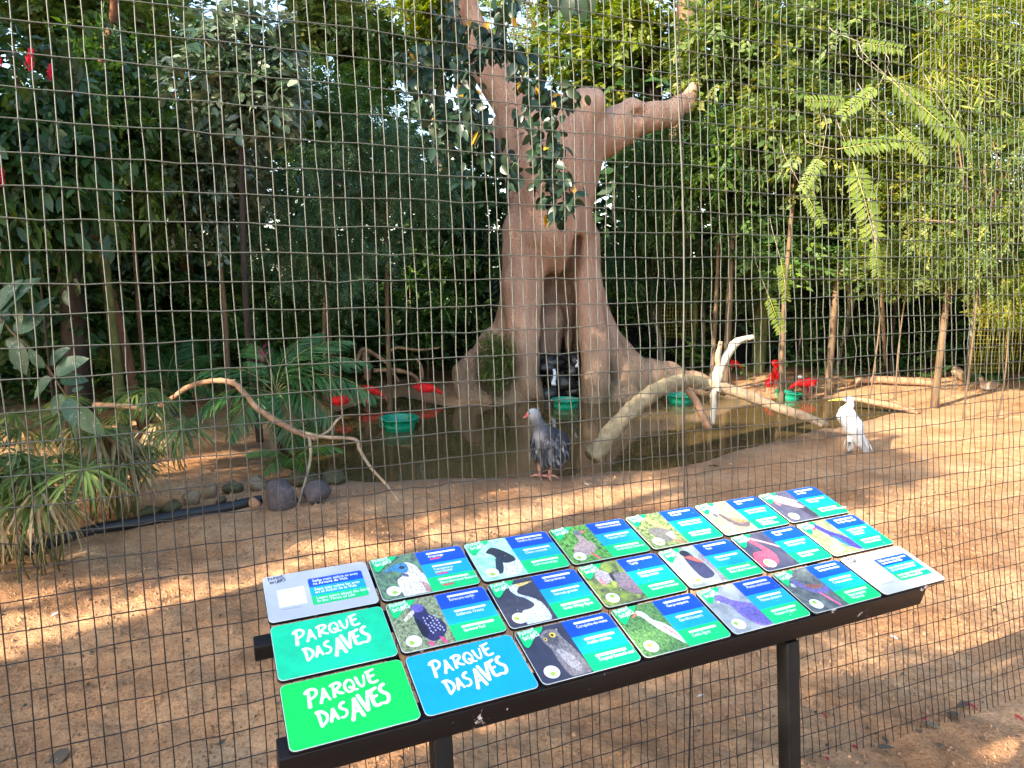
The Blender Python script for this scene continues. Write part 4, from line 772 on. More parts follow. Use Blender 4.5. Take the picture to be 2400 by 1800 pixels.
palm('tall shaded palm behind the arched branch', 500, 960, .75, [(90, 80, 1.15), (200, 40, 1.0), (340, 40, 1.05), (20, 60, 1.0), (140, 60, 1.0), (270, 15, .8), (240, 5, .8), (310, 0, .8)])
palm('bright palm arching over the left end of the pond', 655, 1085, .95, [(10, 30, 1.15), (350, 12, 1.25), (30, 45, 1.1), (60, 55, 1.0), (330, -5, 1.0), (180, 25, 1.0), (210, 0, .95), (250, -12, .9), (300, -14, 1.0), (130, 50, .9)], 'd', .035)
palm('low young palm beside the grey boulders', 690, 1120, .2, [(70, 50, .55), (300, 20, .55), (200, 30, .5), (350, 30, .6), (250, 15, .5)], 'l', .02)
STRAP = leafmat('sedge_green', (.05, .09, .02), (.10, .16, .04), (.22, .27, .08), .45, .3); STRAW = leafmat('sedge_straw', (.22, .16, .08), (.36, .29, .15), (.52, .45, .27), .6, .3)
def shoot_me(seed, h, n=18, L=.27, w=.023, m=STRAP, droop=.75):
    g = np.random.default_rng(seed); mb = MB(); tx, ty = g.normal(size=2) * .12 * h; P = [(0, 0, 0), (tx * .4, ty * .4, h * .55), (tx, ty, h)]; mb.tube(P, [.006, .005, .004], 5, 1)
    for lv, zz in ((1, h), (.8, h - .015)):
        a = np.arange(n) * 6.2832 / n + g.normal(size=n) * .12; d = np.c_[np.cos(a), np.sin(a), .45 - droop * .6 * g.random(n)]; ln = L * lv * (.7 + .5 * g.random(n))
        V, F = blades(np.tile((tx, ty, zz), (n, 1)), d, np.tile((0, 0, 1.), (n, 1)), ln, np.full(n, w), droop, .3); mb.add(V, F, 0, np.repeat(np.clip(.5 + .2 * g.normal(size=n), 0, 1), 8))
    return mb.mesh('shoot', [m, BARK['moss']])
SH = [shoot_me(1, .72), shoot_me(2, .56), shoot_me(3, .86), shoot_me(4, .36), shoot_me(5, .66, 14, .26, .022, STRAW, 1.2), shoot_me(6, .5, 13, .26, .02, STRAW, 1.3)]
def sedge(label, px, py, rx, n, hmul, seed, straw=.3):
    b = on_ground(px, py); root = empty('umbrella_sedge', b); tag(root, label, 'sedge', 'umbrella sedge clumps'); g = random.Random(seed)
    for i in range(n):
        a, q = g.uniform(0, 6.28), math.sqrt(g.random()); x, y = rx * q * math.cos(a), rx * .7 * q * math.sin(a); me = SH[g.randrange(4)] if g.random() > straw else SH[4 + g.randrange(2)]
        link('shoot', me, root, (x, y, gzf(b.x + x, b.y + y) - b.z - .02), (g.gauss(0, .12), g.gauss(0, .12), g.uniform(0, 6.28)), hmul * g.uniform(.7, 1.15))
sedge('large umbrella sedge clump at the left edge by the fence', 40, 1330, .42, 34, 1.25, 1, .2)
sedge('umbrella sedge clump with straw coloured drooping heads', 262, 1215, .33, 30, 1.35, 2, .5)
sedge('small umbrella sedge clump between the two larger ones', 175, 1170, .3, 16, 1.2, 3, .3)
sedge('thin umbrella sedge tuft nearest the arched branch', 415, 1100, .14, 8, 1.2, 4, .6)
# strap plants
PINK = leafmat('magenta_leaf', (.30, .005, .12), (.5, .01, .22), (.62, .03, .30), .4, .3); PURP = leafmat('purple_leaf', (.012, .006, .014), (.03, .01, .03), (.06, .02, .05), .35, .2)
def rosette(label, px, py, Y, L, n, m, el=(20, 85), name='strap_plant', w=.1, up=0.0, cat='plant'):
    c = at_y(px, py, Y); gv = gzf(c.x, Y); root = empty(name, (c.x, Y, gv)); tag(root, label, cat); g = np.random.default_rng(int(px)); h = max(c.z - gv, .05)
    link('stem', mesh_np('stem', *tube_np([(0, 0, -.1), (.02, 0, h * .5), (0, 0, h)], [.02, .016, .012], 6), [BARK['brown']], smooth=True), root)
    for i in range(n):
        az = i * 2.4; e = R_(g.uniform(*el)); d = np.array([[math.cos(az) * math.cos(e), math.sin(az) * math.cos(e), math.sin(e)]]); V, F = blades(np.zeros((1, 3)), d, np.array([[0, 0, 1.]]), L * g.uniform(.7, 1.1), L * w, .35, .35)
        link('leaf', mesh_np('leaf', V, F, [m], attrs={'tint': np.full(8, g.random())}), root, (0, 0, h))
    return root
rosette('magenta leaved plant glowing in the left shade', 614, 850, 11.8, .36, 6, PINK, (50, 88), w=.2)
rosette('dark purple leaved plant under the magenta one', 618, 875, 11.9, .42, 14, PURP, (5, 60), w=.2)
for i, (x, y, Y, L, lab) in enumerate(((960, 665, 15.2, .62, 'upper spiky strap-leaved plant left of the sculpted tree'), (1035, 715, 15.0, .66, 'spiky strap-leaved plant touching the sculpted tree on its left'), (1000, 800, 14.9, .5, 'lowest spiky strap-leaved plant above the sculpted root'), (905, 720, 15.6, .5, 'spiky strap-leaved plant farthest from the sculpted tree'))):
    rosette(lab, x, y, Y, L, 26, PALM_L, (-25, 80), w=.055)
# ================================================================ single big leaves on hanging branches
def leaf_me(m, w=.5, spots=0, tint=.5, curl=.15):
    V, F = blades(np.zeros((1, 3)), np.array([[1., 0, 0]]), np.array([[0, 0, 1.]]), 1.0, w, curl, .22); t = np.linspace(0, 1, 9); out = []
    for i, x in enumerate(t):     # a finer outline than the mass leaves
        ww = w * .5 * math.sin(math.pi * x ** .8) ** .75 if 0 < x < 1 else 0; out += [(x, ww, ww * .25 - curl * x * x), (x, 0, -curl * x * x), (x, -ww, ww * .25 - curl * x * x)]
    k = np.arange(8)[:, None] * 3; return mesh_np('leaf', np.array(out), [np.concatenate([k + (0, 1, 4, 3), k + (1, 2, 5, 4)])[:, ::-1]], [m], smooth=True, attrs={'tint': np.full(27, tint)})
def spotted():
    m = leafmat('spotted_grey_green_leaf', (.035, .075, .045), (.055, .11, .065), (.09, .16, .09), .4, .25); t = m.node_tree; b = t.nodes['Principled BSDF']; co = coord(t); nz = N(t, 'TexNoise', Scale=9, Detail=5, Roughness=.7); t.links.new(co, nz.inputs[0])
    r = ramp(t, nz.outputs[0], [(.63, (0, 0, 0)), (.67, (1, 1, 1))]); mx = N(t, 'MixRGB'); t.links.new(r.outputs[0], mx.inputs[0]); src = b.inputs['Base Color'].links[0].from_socket; t.links.new(src, mx.inputs[1]); mx.inputs[2].default_value = (.5, .52, .5, 1); t.links.new(mx.outputs[0], b.inputs['Base Color']); return m
SPOT = spotted(); LF = [leaf_me(SPOT, .52, tint=.5), leaf_me(SPOT, .6, tint=.35), leaf_me(SPOT, .46, tint=.7)]
def aim(o, p, q, roll=0.0, up=Vector((0, -1, .5))):
    d = (q - p); L = d.length; d.normalize(); s = up.cross(d).normalized(); n = d.cross(s); M = Matrix((d, s, n)).transposed(); o.rotation_euler = (M @ Matrix.Rotation(roll, 3, 'X')).to_euler(); o.scale = (L, L, L)
HB = empty('hanging_branch', at_y(-30, 700, 5.3)); tag(HB, 'branch with large spotted grey-green leaves hanging at the left edge', 'branch')
def hbp(x, y, d=0.0): return at_y(x, y, 5.3 + d) - HB.location
link('twig', mesh_np('twig', *tube_np(spline([hbp(-60, 640), hbp(0, 745), hbp(60, 810), hbp(112, 862), hbp(150, 920), hbp(188, 965)], 18), np.linspace(.011, .004, 18), 6), [BARK['brown']], smooth=True), HB)
g0 = random.Random(4)
for i, (x0, y0, x1, y1) in enumerate([(105, 862, 62, 818), (118, 855, 155, 812), (128, 875, 196, 836), (122, 888, 66, 932), (140, 892, 205, 888), (148, 922, 116, 976), (160, 932, 172, 1000), (182, 955, 238, 1022), (168, 918, 196, 905), (62, 812, 4, 800), (42, 800, 52, 880), (30, 778, 100, 738), (62, 756, 118, 690), (10, 742, -20, 800), (50, 760, 34, 690), (2, 735, 78, 642), (20, 756, -30, 720), (-10, 730, 40, 650), (75, 835, 20, 858)]):
    o = link('leaf', LF[i % 3], HB); d = g0.uniform(-.12, .1); p = hbp(x0, y0, d * .3); q = hbp(x1, y1, d); o.location = p; aim(o, p, q, g0.uniform(-.5, .5))
VINEM = leafmat('vine_dark_leaf', (.008, .022, .012), (.016, .04, .02), (.04, .08, .045), .3, .2); GOLD = leafmat('vine_golden_leaf', (.4, .18, .01), (.55, .3, .02), (.65, .4, .05), .5, .4)
VL = [leaf_me(VINEM, .55, tint=.4), leaf_me(VINEM, .48, tint=.6), leaf_me(VINEM, .62, tint=.2)]; VG = leaf_me(GOLD, .45)
VI = empty('hanging_vine', at_y(1100, -60, 10.4)); tag(VI, 'dark broad-leaved vine hanging in front of the sculpted trunk', 'vine')
def vip(x, y, d=0.0): return at_y(x, y, 10.4 + d) - VI.location
runs = [[(1040, -60), (1060, 60), (1080, 160), (1110, 250), (1130, 330)], [(1060, 60), (1010, 120), (975, 180), (990, 240), (1030, 290)], [(1080, 160), (1150, 120), (1200, 110), (1260, 190), (1300, 240), (1335, 215)], [(1200, 110), (1230, 200), (1240, 280), (1262, 360), (1285, 440), (1310, 500)], [(1130, 330), (1180, 370), (1200, 420)], [(1262, 360), (1320, 400), (1340, 470)], [(1010, 120), (940, 130), (950, 165)], [(1150, 120), (1180, 30), (1230, -50)], [(1300, -60), (1330, -10), (1350, 20)], [(1100, 250), (1040, 340), (1090, 420)], [(990, 240), (1040, 250), (1100, 300), (1140, 380)], [(1060, 60), (1120, 70), (1180, 90)], [(975, 180), (1040, 190), (1110, 200)], [(1290, 230), (1290, 300), (1300, 350)]]
for rn in runs:
    link('twig', mesh_np('twig', *tube_np(spline([vip(*p) for p in rn], 12), np.linspace(.012, .006, 12), 5), [BARK['dark']], smooth=True), VI)
    P = spline([(*p, 0) for p in rn], 60); nl = int(sum(math.dist(a, b) for a, b in zip(rn, rn[1:])) / 2.6)
    for i in range(nl):
        x, y, _ = P[g0.randrange(60)]; d = g0.uniform(-.5, .5); L = g0.uniform(18, 38); a = R_(g0.gauss(90, 42)); x += g0.gauss(0, 14); y += g0.gauss(0, 10); p = vip(x, y, d); q = vip(x + L * math.cos(a), y + L * math.sin(a), d + g0.uniform(-.12, .12))
        o = link('leaf', VG if g0.random() < .035 else VL[g0.randrange(3)], VI); o.location = p; aim(o, p, q, g0.uniform(-1.1, 1.1))
# dark leaves poking into the top edge
VT = empty('overhanging_twig', at_y(1330, -120, 9)); tag(VT, 'black leaves of an overhanging twig at the top edge above the sculpted tree', 'branch')
link('twig', mesh_np('twig', *tube_np([at_y(1500, -120, 9) - VT.location, at_y(1350, -40, 9) - VT.location, at_y(1260, -20, 9) - VT.location], [.012, .009, .004], 5), [BARK['dark']], smooth=True), VT)
for (x, y, x2, y2) in ((1290, -20, 1310, 22), (1330, -15, 1330, 50), (1350, -20, 1372, 48), (1380, -30, 1390, 30), (1270, -20, 1250, 12), (1400, -30, 1420, 10)):
    o = link('leaf', VL[g0.randrange(3)], VT); p = at_y(x, y, 9) - VT.location; q = at_y(x2, y2, 9) - VT.location; o.location = p; aim(o, p, q, .3)
# red flower spikes on the left shrub
REDF = leafmat('red_flower', (.28, .004, .02), (.45, .01, .035), (.6, .03, .06), .5, .3)
def spike_me():
    g = np.random.default_rng(3); n = 40; t = g.random(n); a = g.random(n) * 6.28; P = np.c_[.02 * np.cos(a), .02 * np.sin(a), t * .8]; d = np.c_[np.cos(a), np.sin(a), np.full(n, 1.3)]; V, F = kites(P, d, np.c_[np.cos(a), np.sin(a), np.zeros(n)], .28 * (1.2 - t * .6), .1); return mesh_np('flower_spike', V, [F], [REDF], attrs={'tint': np.repeat(g.random(n), 4)})
SPK = spike_me()
for (x, y, L, lab) in ((68, 168, .24, 'largest red flower spike at the upper left'), (116, 190, .17, 'smaller red flower spike right of the largest'), (2, 440, .2, 'red flower spike cut by the left edge'), (410, 228, .06, 'tiny red flower among the silver leaves'), (0, 158, .1, 'small red flower at the left edge above the largest')):
    o = link('flower', SPK, None, at_y(x, y, 6.6 if x < 200 else 9), (0, .15, 1), L); tag(o, lab, 'flower', 'red flower spikes')
# tree with long feathered leaves on the right
PT = empty('feathered_tree', on_ground(2075, 872)); tag(PT, 'tree with long hanging feathered yellow-green leaves on the right', 'tree'); PTY = 11.6
PINL = leafmat('pinnate_yellow_leaf', (.09, .15, .02), (.16, .23, .035), (.26, .31, .06), .5, .45)
def pinnate_me(seed, n=13):
    g = np.random.default_rng(seed); t = np.linspace(.12, 1, n); C = np.c_[t, np.zeros(n), -.12 * t * t]; mb = MB(); mb.tube([(0, 0, 0), (.5, 0, -.03), (1, 0, -.12)], [.008, .006, .003], 4, 1)
    for s in (-1, 1): V, F = blades(C, np.c_[np.full(n, .45), np.full(n, s * 1.), np.full(n, -.15)] + .08 * g.normal(size=(n, 3)), np.tile((0, 0, 1.), (n, 1)), .20 * (1.15 - .5 * np.abs(t - .5)), .07, .1, .2); mb.add(V, F, 0, np.repeat(np.clip(.5 + .15 * g.normal(size=n), 0, 1), 8))
    return mb.mesh('feathered_leaf', [PINL, BARK['yellow']])
PM = [pinnate_me(1), pinnate_me(2)]
link('trunk', mesh_np('trunk', *tube_np(spline([at_y(2075, 890, PT.location.y) - PT.location, at_y(2060, 600, 13) - PT.location, at_y(2020, 380, 13.2) - PT.location, at_y(2045, 240, 13.6) - PT.location], 12), np.linspace(.04, .012, 12), 8), [BARK['grey']], smooth=True), PT)
for i, (x0, y0, x1, y1) in enumerate([(1925, 365, 1880, 440), (1880, 440, 1930, 520), (2010, 372, 2030, 470), (2000, 380, 2055, 545), (2080, 180, 2190, 225), (2080, 180, 2230, 300), (2060, 200, 1975, 260), (2150, 240, 2260, 330), (2230, 270, 2290, 360), (1830, 610, 1850, 700), (1800, 690, 1835, 775), (1960, 350, 2110, 320), (2100, 300, 2180, 370), (2020, 100, 2120, 110), (1990, 240, 1900, 230), (2050, 560, 2060, 640)]):
    Y = PTY + g0.uniform(-.4, .4) if i not in (9, 10) else 13; p = at_y(x0, y0, Y) - PT.location; q = at_y(x1, y1, Y - .1) - PT.location; o = link('feathered_leaf', PM[i % 2], PT); o.location = p; aim(o, p, q, g0.uniform(-.4, .4))
    b_ = p - (q - p).normalized() * .35 + Vector((0, .25, .22)); link('twig', mesh_np('twig', *tube_np(spline([b_ + Vector((.05, .3, .25)), b_, p], 7), [.007] * 3 + [.005] * 4, 5), [BARK['grey']], smooth=True), PT)
# ================================================================ fallen wood
DRIFT = plain('pale_dead_wood', (.33, .235, .15), .8, .22, 6, .7, .015, .2, stretch=(1, 1, 1)); LOGM = plain('mossy_log_bark', (.22, .175, .105), .85, .28, 9, .8, .02, .2); RDW = plain('red_brown_dead_wood', (.30, .17, .10), .8, .28, 7, .6, .012, .2); WHITEW = plain('bleached_wood', (.36, .32, .25), .8, .15, 9, .4, .01, .2)
def wood(name, label, m, limbs_, seg=9):
    """limbs_: lists of (px, py, Y, radius px); the first is the main limb"""
    f0 = limbs_[0][0] if isinstance(limbs_[0], tuple) else limbs_[0]; P0 = at_y(*f0[0][:3]); root = empty(name, P0); tag(root, label, 'branch')
    for i, lb in enumerate(limbs_):
        mm = m
        if isinstance(lb, tuple): lb, mm = lb
        P = spline([at_y(x, y, Y) - P0 for x, y, Y, r in lb], 5 * len(lb)); rad = np.interp(np.linspace(0, 1, len(P)), np.linspace(0, 1, len(lb)), [r * mpp(x, y, Y) for x, y, Y, r in lb])
        link('limb', mesh_np('limb', *tube_np(P, rad, seg, True, .09), [mm], smooth=True), root)
    return root
wood('arched_branch', 'long arched bare branch lying from the palms to the pond shore', DRIFT, [([(222, 948, 9.3, 7), (300, 952, 9.1, 6), (350, 960, 9.0, 6), (395, 940, 8.9, 6.5), (440, 908, 8.7, 6.5), (495, 893, 8.5, 6.5), (545, 897, 8.4, 6.5), (572, 920, 8.3, 6.5), (610, 962, 8.2, 7), (690, 1010, 8.0, 7), (740, 1030, 7.9, 5)], RDW), [(540, 894, 8.4, 3), (552, 890, 8.38, 2)], [(700, 1012, 8.0, 5), (760, 1024, 7.9, 4.5), (832, 1030, 7.75, 4), (842, 1052, 7.7, 4), (868, 1095, 7.55, 3.5), (905, 1135, 7.5, 3), (935, 1175, 7.3, 2)],
     [(726, 1026, 7.9, 4), (728, 1070, 7.7, 3.5), (720, 1110, 7.5, 3), (706, 1160, 7.3, 3), (690, 1215, 7.1, 2)], [(735, 1030, 7.9, 3), (770, 1010, 8.0, 3), (790, 985, 8.1, 3), (805, 975, 8.2, 2)], [(355, 958, 9.0, 3), (380, 985, 8.8, 2.5), (392, 1005, 8.7, 2)]])
wood('leaning_log', 'thick mossy log arching out of the pond', LOGM, [[(1386, 1072, 8.75, 22), (1400, 1055, 8.8, 22), (1440, 1005, 8.95, 21), (1480, 962, 9.1, 21), (1520, 928, 9.3, 20), (1560, 906, 9.5, 19), (1610, 893, 9.8, 17), (1660, 902, 10.1, 15), (1700, 915, 10.2, 13)], ([(1605, 900, 9.8, 9), (1630, 940, 9.8, 9), (1652, 985, 9.7, 9), (1660, 1003, 9.7, 8)], RDW)])
wood('fallen_branch', 'pale fallen branch sloping down to the sand beside the egret', DRIFT, [[(1640, 898, 10.0, 13), (1690, 908, 10.1, 14), (1760, 930, 10.2, 13), (1830, 958, 10.3, 12), (1890, 978, 10.35, 11), (1938, 996, 10.4, 8)], [(1900, 985, 10.35, 5), (1928, 998, 10.2, 5)], ([(1672, 916, 10.0, 9), (1672, 950, 9.9, 8), (1668, 994, 9.75, 7)], WHITEW)])
wood('upright_branch', 'bleached upright branch bent to the right at its top', WHITEW, [[(1676, 918, 10.05, 13), (1684, 872, 10.1, 13), (1702, 836, 10.15, 11), (1722, 806, 10.2, 10), (1740, 795, 10.2, 7), (1766, 790, 10.2, 6)], ([(1690, 860, 10.1, 7), (1682, 842, 10.1, 7), (1690, 800, 10.1, 5)], DRIFT)])
wood('tangled_branches', 'tangle of thin bare branches behind the two left ibises', RDW, [[(835, 850, 14.2, 4), (850, 818, 14.2, 4), (880, 832, 14.2, 5), (905, 850, 14.2, 4), (935, 895, 14.2, 3)], [(905, 830, 14.3, 3), (930, 815, 14.3, 3.5), (980, 820, 14.3, 3), (1030, 815, 14.3, 2)], [(876, 868, 14.1, 5), (930, 868, 14.1, 5), (970, 880, 14.1, 4), (985, 900, 14.1, 3)], [(975, 840, 14.2, 3), (988, 860, 14.2, 3), (990, 890, 14.2, 3)], [(852, 815, 14.3, 8), (858, 850, 14.3, 10), (862, 890, 14.3, 9)]])
wood('sand_log', 'reddish log lying on the right bank below the stems', RDW, [[(2005, 893, 15.2, 7), (2060, 890, 15.2, 9), (2120, 893, 15.1, 9), (2190, 898, 15.0, 7)]])
wood('driftwood', 'low dark driftwood at the right tip of the pond', RDW, [[(1985, 932, 12.6, 4), (2060, 945, 12.4, 8), (2110, 955, 12.3, 7), (2152, 968, 12.2, 4)], [(2095, 940, 12.3, 2), (2150, 962, 12.2, 3)]])
wood('cut_log', 'short cut log sticking up near the right edge', DRIFT, [[(2238, 866, 16.0, 10), (2252, 878, 15.8, 11), (2270, 886, 15.6, 12)]])
# ================================================================ rocks and hose
def rock_me(seed, m):
    g = np.random.default_rng(seed); n1, n2 = 9, 14; th = np.linspace(0, np.pi, n1); ph = np.linspace(0, 2 * np.pi, n2, False); V = np.array([(math.sin(a) * math.cos(b), math.sin(a) * math.sin(b), math.cos(a)) for a in th for b in ph])
    q = unit(g.normal(size=(12, 3))); h = g.uniform(.55, .85, 12)
    for u_, hh in zip(q, h): d = V @ u_; V = V - np.where(d > hh, d - hh, 0)[:, None] * u_ * .85
    V *= 1 + .05 * np.sin(V[:, :1] * 7 + seed) * np.sin(V[:, 1:2] * 6); k = np.arange(n2); F = np.concatenate([np.c_[j * n2 + k, (j + 1) * n2 + k, (j + 1) * n2 + (k + 1) % n2, j * n2 + (k + 1) % n2] for j in range(n1 - 1)]); return mesh_np('rock', V, [F], [m], smooth=True)
RG = plain('purple_grey_stone', (.10, .078, .078), .8, .22, 6, .5, .02, .25); RT = plain('tan_stone', (.22, .16, .10), .85, .22, 6, .5, .02, .25); RO = plain('orange_stone', (.42, .22, .12), .85, .2, 6, .5, .02, .25); RMo = plain('mossy_stone', (.09, .08, .04), .85, .3, 6, .6, .02, .25)
RK = {k: [rock_me(s + 10 * i, m) for s in (1, 2)] for i, (k, m) in enumerate((('g', RG), ('t', RT), ('o', RO), ('m', RMo)))}
for i, (x, y, rx, ry, k, lab) in enumerate(((652, 1196, 52, 46, 'g', 'large purple grey boulder by the arched branch'), (735, 1180, 48, 34, 'g', 'second grey boulder right of the large one'), (592, 1192, 17, 16, 'o', 'small orange stone beside the large boulder'), (600, 1150, 32, 22, 't', 'sunlit tan rock behind the orange stone'), (540, 1158, 26, 20, 'm', 'mossy rock left of the sunlit tan rock'), (488, 1168, 27, 24, 't', 'tan rock in the middle of the rock row'), (445, 1186, 26, 22, 't', 'tan rock at the left of the rock row'), (395, 1205, 30, 20, 'm', 'dark mossy rock behind the sedge heads'), (340, 1215, 28, 18, 'm', 'low dark rock half hidden by the sedge'), (705, 1140, 46, 24, 'm', 'flat mossy rock above the two boulders'), (780, 1135, 40, 20, 'm', 'flat dark rock at the pond corner'), (560, 1180, 14, 11, 't', 'little tan stone below the rock row'), (515, 1182, 16, 12, 'm', 'little mossy stone beside the black hose'))):
    p = on_ground(x, y); s = mpp(x, y, p.y); o = link('rock', RK[k][i % 2], None, (p.x, p.y + rx * s * .5, p.z + ry * s * .55), (0, 0, i * 1.7), (rx * s, rx * s * .8, ry * s)); tag(o, lab, 'rock', 'rocks along the pond border')
HOSE = plain('black_rubber', (.012, .012, .014), .45, .2, 20, .1)
hp = [on_ground(x, y) + Vector((0, 0, .03)) for x, y in ((60, 1300), (150, 1270), (235, 1246), (330, 1230), (430, 1212), (520, 1198), (580, 1185), (612, 1178))]
tag(link('rubber_hose', mesh_np('rubber_hose', *tube_np(spline(hp, 40), .055, 10), [HOSE], smooth=True)), 'thick black hose lying in front of the rock row', 'hose')
# ================================================================ green tubs
TUBM = plain('green_plastic', (.0, .23, .125), .35, .12, 6, .05); FEED = plain('wet_feed', (.12, .10, .07), .5, .3, 30, .4)
def lathe(prof, seg=28):
    a = np.arange(seg) * 2 * np.pi / seg; V = np.concatenate([np.c_[r * np.cos(a), r * np.sin(a), np.full(seg, z)] for r, z in prof]); k = np.arange(seg); F = np.concatenate([np.c_[j * seg + k, j * seg + (k + 1) % seg, (j + 1) * seg + (k + 1) % seg, (j + 1) * seg + k] for j in range(len(prof) - 1)]); return V, F
bowl_me = mesh_np('bowl', *lathe([(.001, 0), (.19, 0), (.2, .012), (.225, .09), (.23, .10), (.228, .105), (.245, .20), (.285, .205), (.29, .215), (.285, .225), (.245, .225), (.235, .21), (.205, .03), (.001, .025)]), [TUBM], smooth=True)
wat_me = mesh_np('water', *lathe([(.225, .13), (.001, .13)]), [MATS['brown_pond_water']])
hand_me = mesh_np('handle', *tube_np([(.24, -.06, .19), (.29, -.05, .12), (.29, .05, .12), (.24, .06, .19)], .009, 6), [TUBM], smooth=True)
for (x, y, s, tl, lab) in ((936, 1006, 1.12, (0, 0, .6), 'turquoise green tub standing alone in the left of the pond'), (1326, 956, .98, (0, 0, 1.9), 'green tub in the pond before the sculpted hollow'), (1594, 945, 1.0, (0, 0, 2.6), 'green tub half hidden behind the mossy log'), (1845, 936, .92, (.0, .12, 0), 'tilted green tub among the feeding ibises')):
    p = at_z(x, y, WATER_Z); root = empty('feeding_tub', (p.x, p.y, WATER_Z - .05)); root.rotation_euler = tl; root.scale = (s,) * 3; tag(root, lab, 'tub', 'green feeding tubs')
    link('bowl', bowl_me, root); link('water', wat_me, root); link('handle', hand_me, root); link('handle', hand_me, root, None, (0, 0, math.pi))
# ================================================================ enclosure back fence and yellow mesh
SHADE = plain('black_shade_cloth', (.01, .011, .01), .8, .3, 9, .2); RAIL = plain('grey_rail', (.09, .095, .1), .5, .2, 9, .1); YEL = plain('yellow_coated_wire', (.34, .31, .04), .5, .2, 9, .0)
BF = empty('back_fence', (0, 18.4, 0)); tag(BF, 'dark screened fence along the back of the enclosure', 'fence')
for i, x in enumerate(np.arange(-11, 15.1, 2.0)):
    mb = MB(); mb.box((0, 0, 1.3), (.035, .035, 1.35)); link('post', mb.mesh('post', [RAIL], attrs=False), BF, (float(x), 0, 0))
    if x < 14.5:
        mb = MB(); mb.box((0, .03, 1.2), (.97, .006, 1.1)); link('screen_panel', mb.mesh('screen_panel', [SHADE], attrs=False), BF, (float(x) + 1, 0, 0))
for z in (1.55, 2.45): mb = MB(); mb.box((2, -.03, z), (13, .02, .02)); link('rail', mb.mesh('rail', [RAIL], attrs=False), BF)
for (px0, px1, py0, py1, Y, lab) in ((1542, 1640, 690, 790, 17.6, 'small yellow mesh panel behind the stems right of the sculpted tree'), (2268, 2420, 690, 872, 15.4, 'tall yellow mesh panel at the right edge behind the bamboo stem')):
    a = at_y(px0, py1, Y); b = at_y(px1, py0, Y); root = empty('yellow_mesh_panel', (a.x, Y, gzf(a.x, Y))); tag(root, lab, 'fence'); mb = MB()
    for x in np.arange(0, b.x - a.x, .07): mb.box((x, 0, (a.z + b.z) / 2 - root.location.z), (.006, .006, (b.z - a.z) / 2))
    for z in np.arange(a.z, b.z, .09): mb.box(((b.x - a.x) / 2, .012, z - root.location.z), ((b.x - a.x) / 2, .006, .006))
    o = link('mesh', mb.mesh('mesh', [YEL], attrs=False), root); o['kind'] = 'stuff'; mb = MB(); mb.box((0, .03, b.z / 2), (.03, .03, b.z / 2)); link('post', mb.mesh('post', [RAIL], attrs=False), root)
# ================================================================ litter on the ground
DRY = leafmat('dry_leaf', (.06, .045, .03), (.12, .09, .06), (.2, .16, .1), .7, .1); PET = leafmat('red_petal', (.3, .01, .03), (.45, .02, .05), (.6, .08, .1), .5, .2); PALEF = leafmat('pale_feather', (.5, .48, .45), (.6, .58, .56), (.7, .68, .66), .6, .2)
LY = leaf_me(DRY, .5, tint=.5, curl=.25); LP = leaf_me(PET, .4, tint=.5, curl=.2); LW = leaf_me(PALEF, .35, tint=.6, curl=.2); LYL = leaf_me(GOLD, .5)
def litter(items, me, nm, cat, group, zs=.02):
    for (x, y, L, lab) in items:
        p = on_ground(x, y); o = link(nm, me, None, p + Vector((0, 0, zs)), (g0.uniform(-.25, .25), g0.uniform(-.3, .1), g0.uniform(0, 6.28)), L); tag(o, lab, cat, group)
litter([(2055, 1762, .10, 'largest grey dry leaf at the fence foot'), (2155, 1726, .07, 'curled dark leaf standing at the fence foot'), (2240, 1690, .11, 'broad grey leaf lying outside the fence'), (2275, 1655, .10, 'dark dry leaf under the fence near the right edge'), (2165, 1700, .08, 'grey leaf just inside the fence foot'), (2080, 1750, .06, 'small dry leaf left of the curled one'), (2320, 1490, .05, 'tiny dark leaf in the sunny patch'), (160, 1760, .16, 'narrow dark dry leaf on the sand at the lower left'), (2200, 1760, .06, 'little dry leaf on the outer sand')], LY, 'fallen_leaf', 'leaf', 'dry leaves by the fence foot')
litter([(2010, 1762, .06, 'bright red petal beside the grey dry leaf'), (1922, 1678, .05, 'red petal just right of the right sign post'), (2170, 1688, .05, 'red petal inside the fence below the sun patch'), (2262, 1655, .07, 'red petal touching the dark dry leaf'), (2380, 1602, .05, 'red petal at the right edge'), (1198, 1129, .07, 'red scrap on the shore left of the grey bird'), (2375, 1682, .05, 'pale red petal on the outer sand'), (1940, 1790, .05, 'red petal at the bottom edge')], LP, 'fallen_petal', 'petal', 'red petals on the sand')
litter([(1368, 1138, .10, 'white feather on the mud right of the grey bird'), (2085, 1495, .07, 'white feather on the sand behind the fence right of the sign'), (1848, 1522, .05, 'white feather beside the right sign post'), (1720, 1092, .07, 'white feather on the shore below the fallen branch'), (1640, 1050, .07, 'white feather at the water edge by the log foot'), (140, 1440, .07, 'white feather on the sand at the left'), (1650, 1635, .05, 'white feather left of the right sign post')], LW, 'fallen_feather', 'feather', 'white feathers on the ground')
litter([(1775, 1008, .16, 'yellow leaf on the mud left of the egret'), (1795, 1010, .12, 'second yellow leaf beside the first')], LYL, 'fallen_leaf', 'leaf', 'yellow leaves on the mud')
o = link('dry_palm_sheath', leaf_me(RDW, .42, tint=.5, curl=.35), None, on_ground(150, 1010) + Vector((-.2, 0, .25)), (1.2, .4, .3), .45); tag(o, 'dry red-brown palm sheath behind the hanging branch', 'dry leaf')

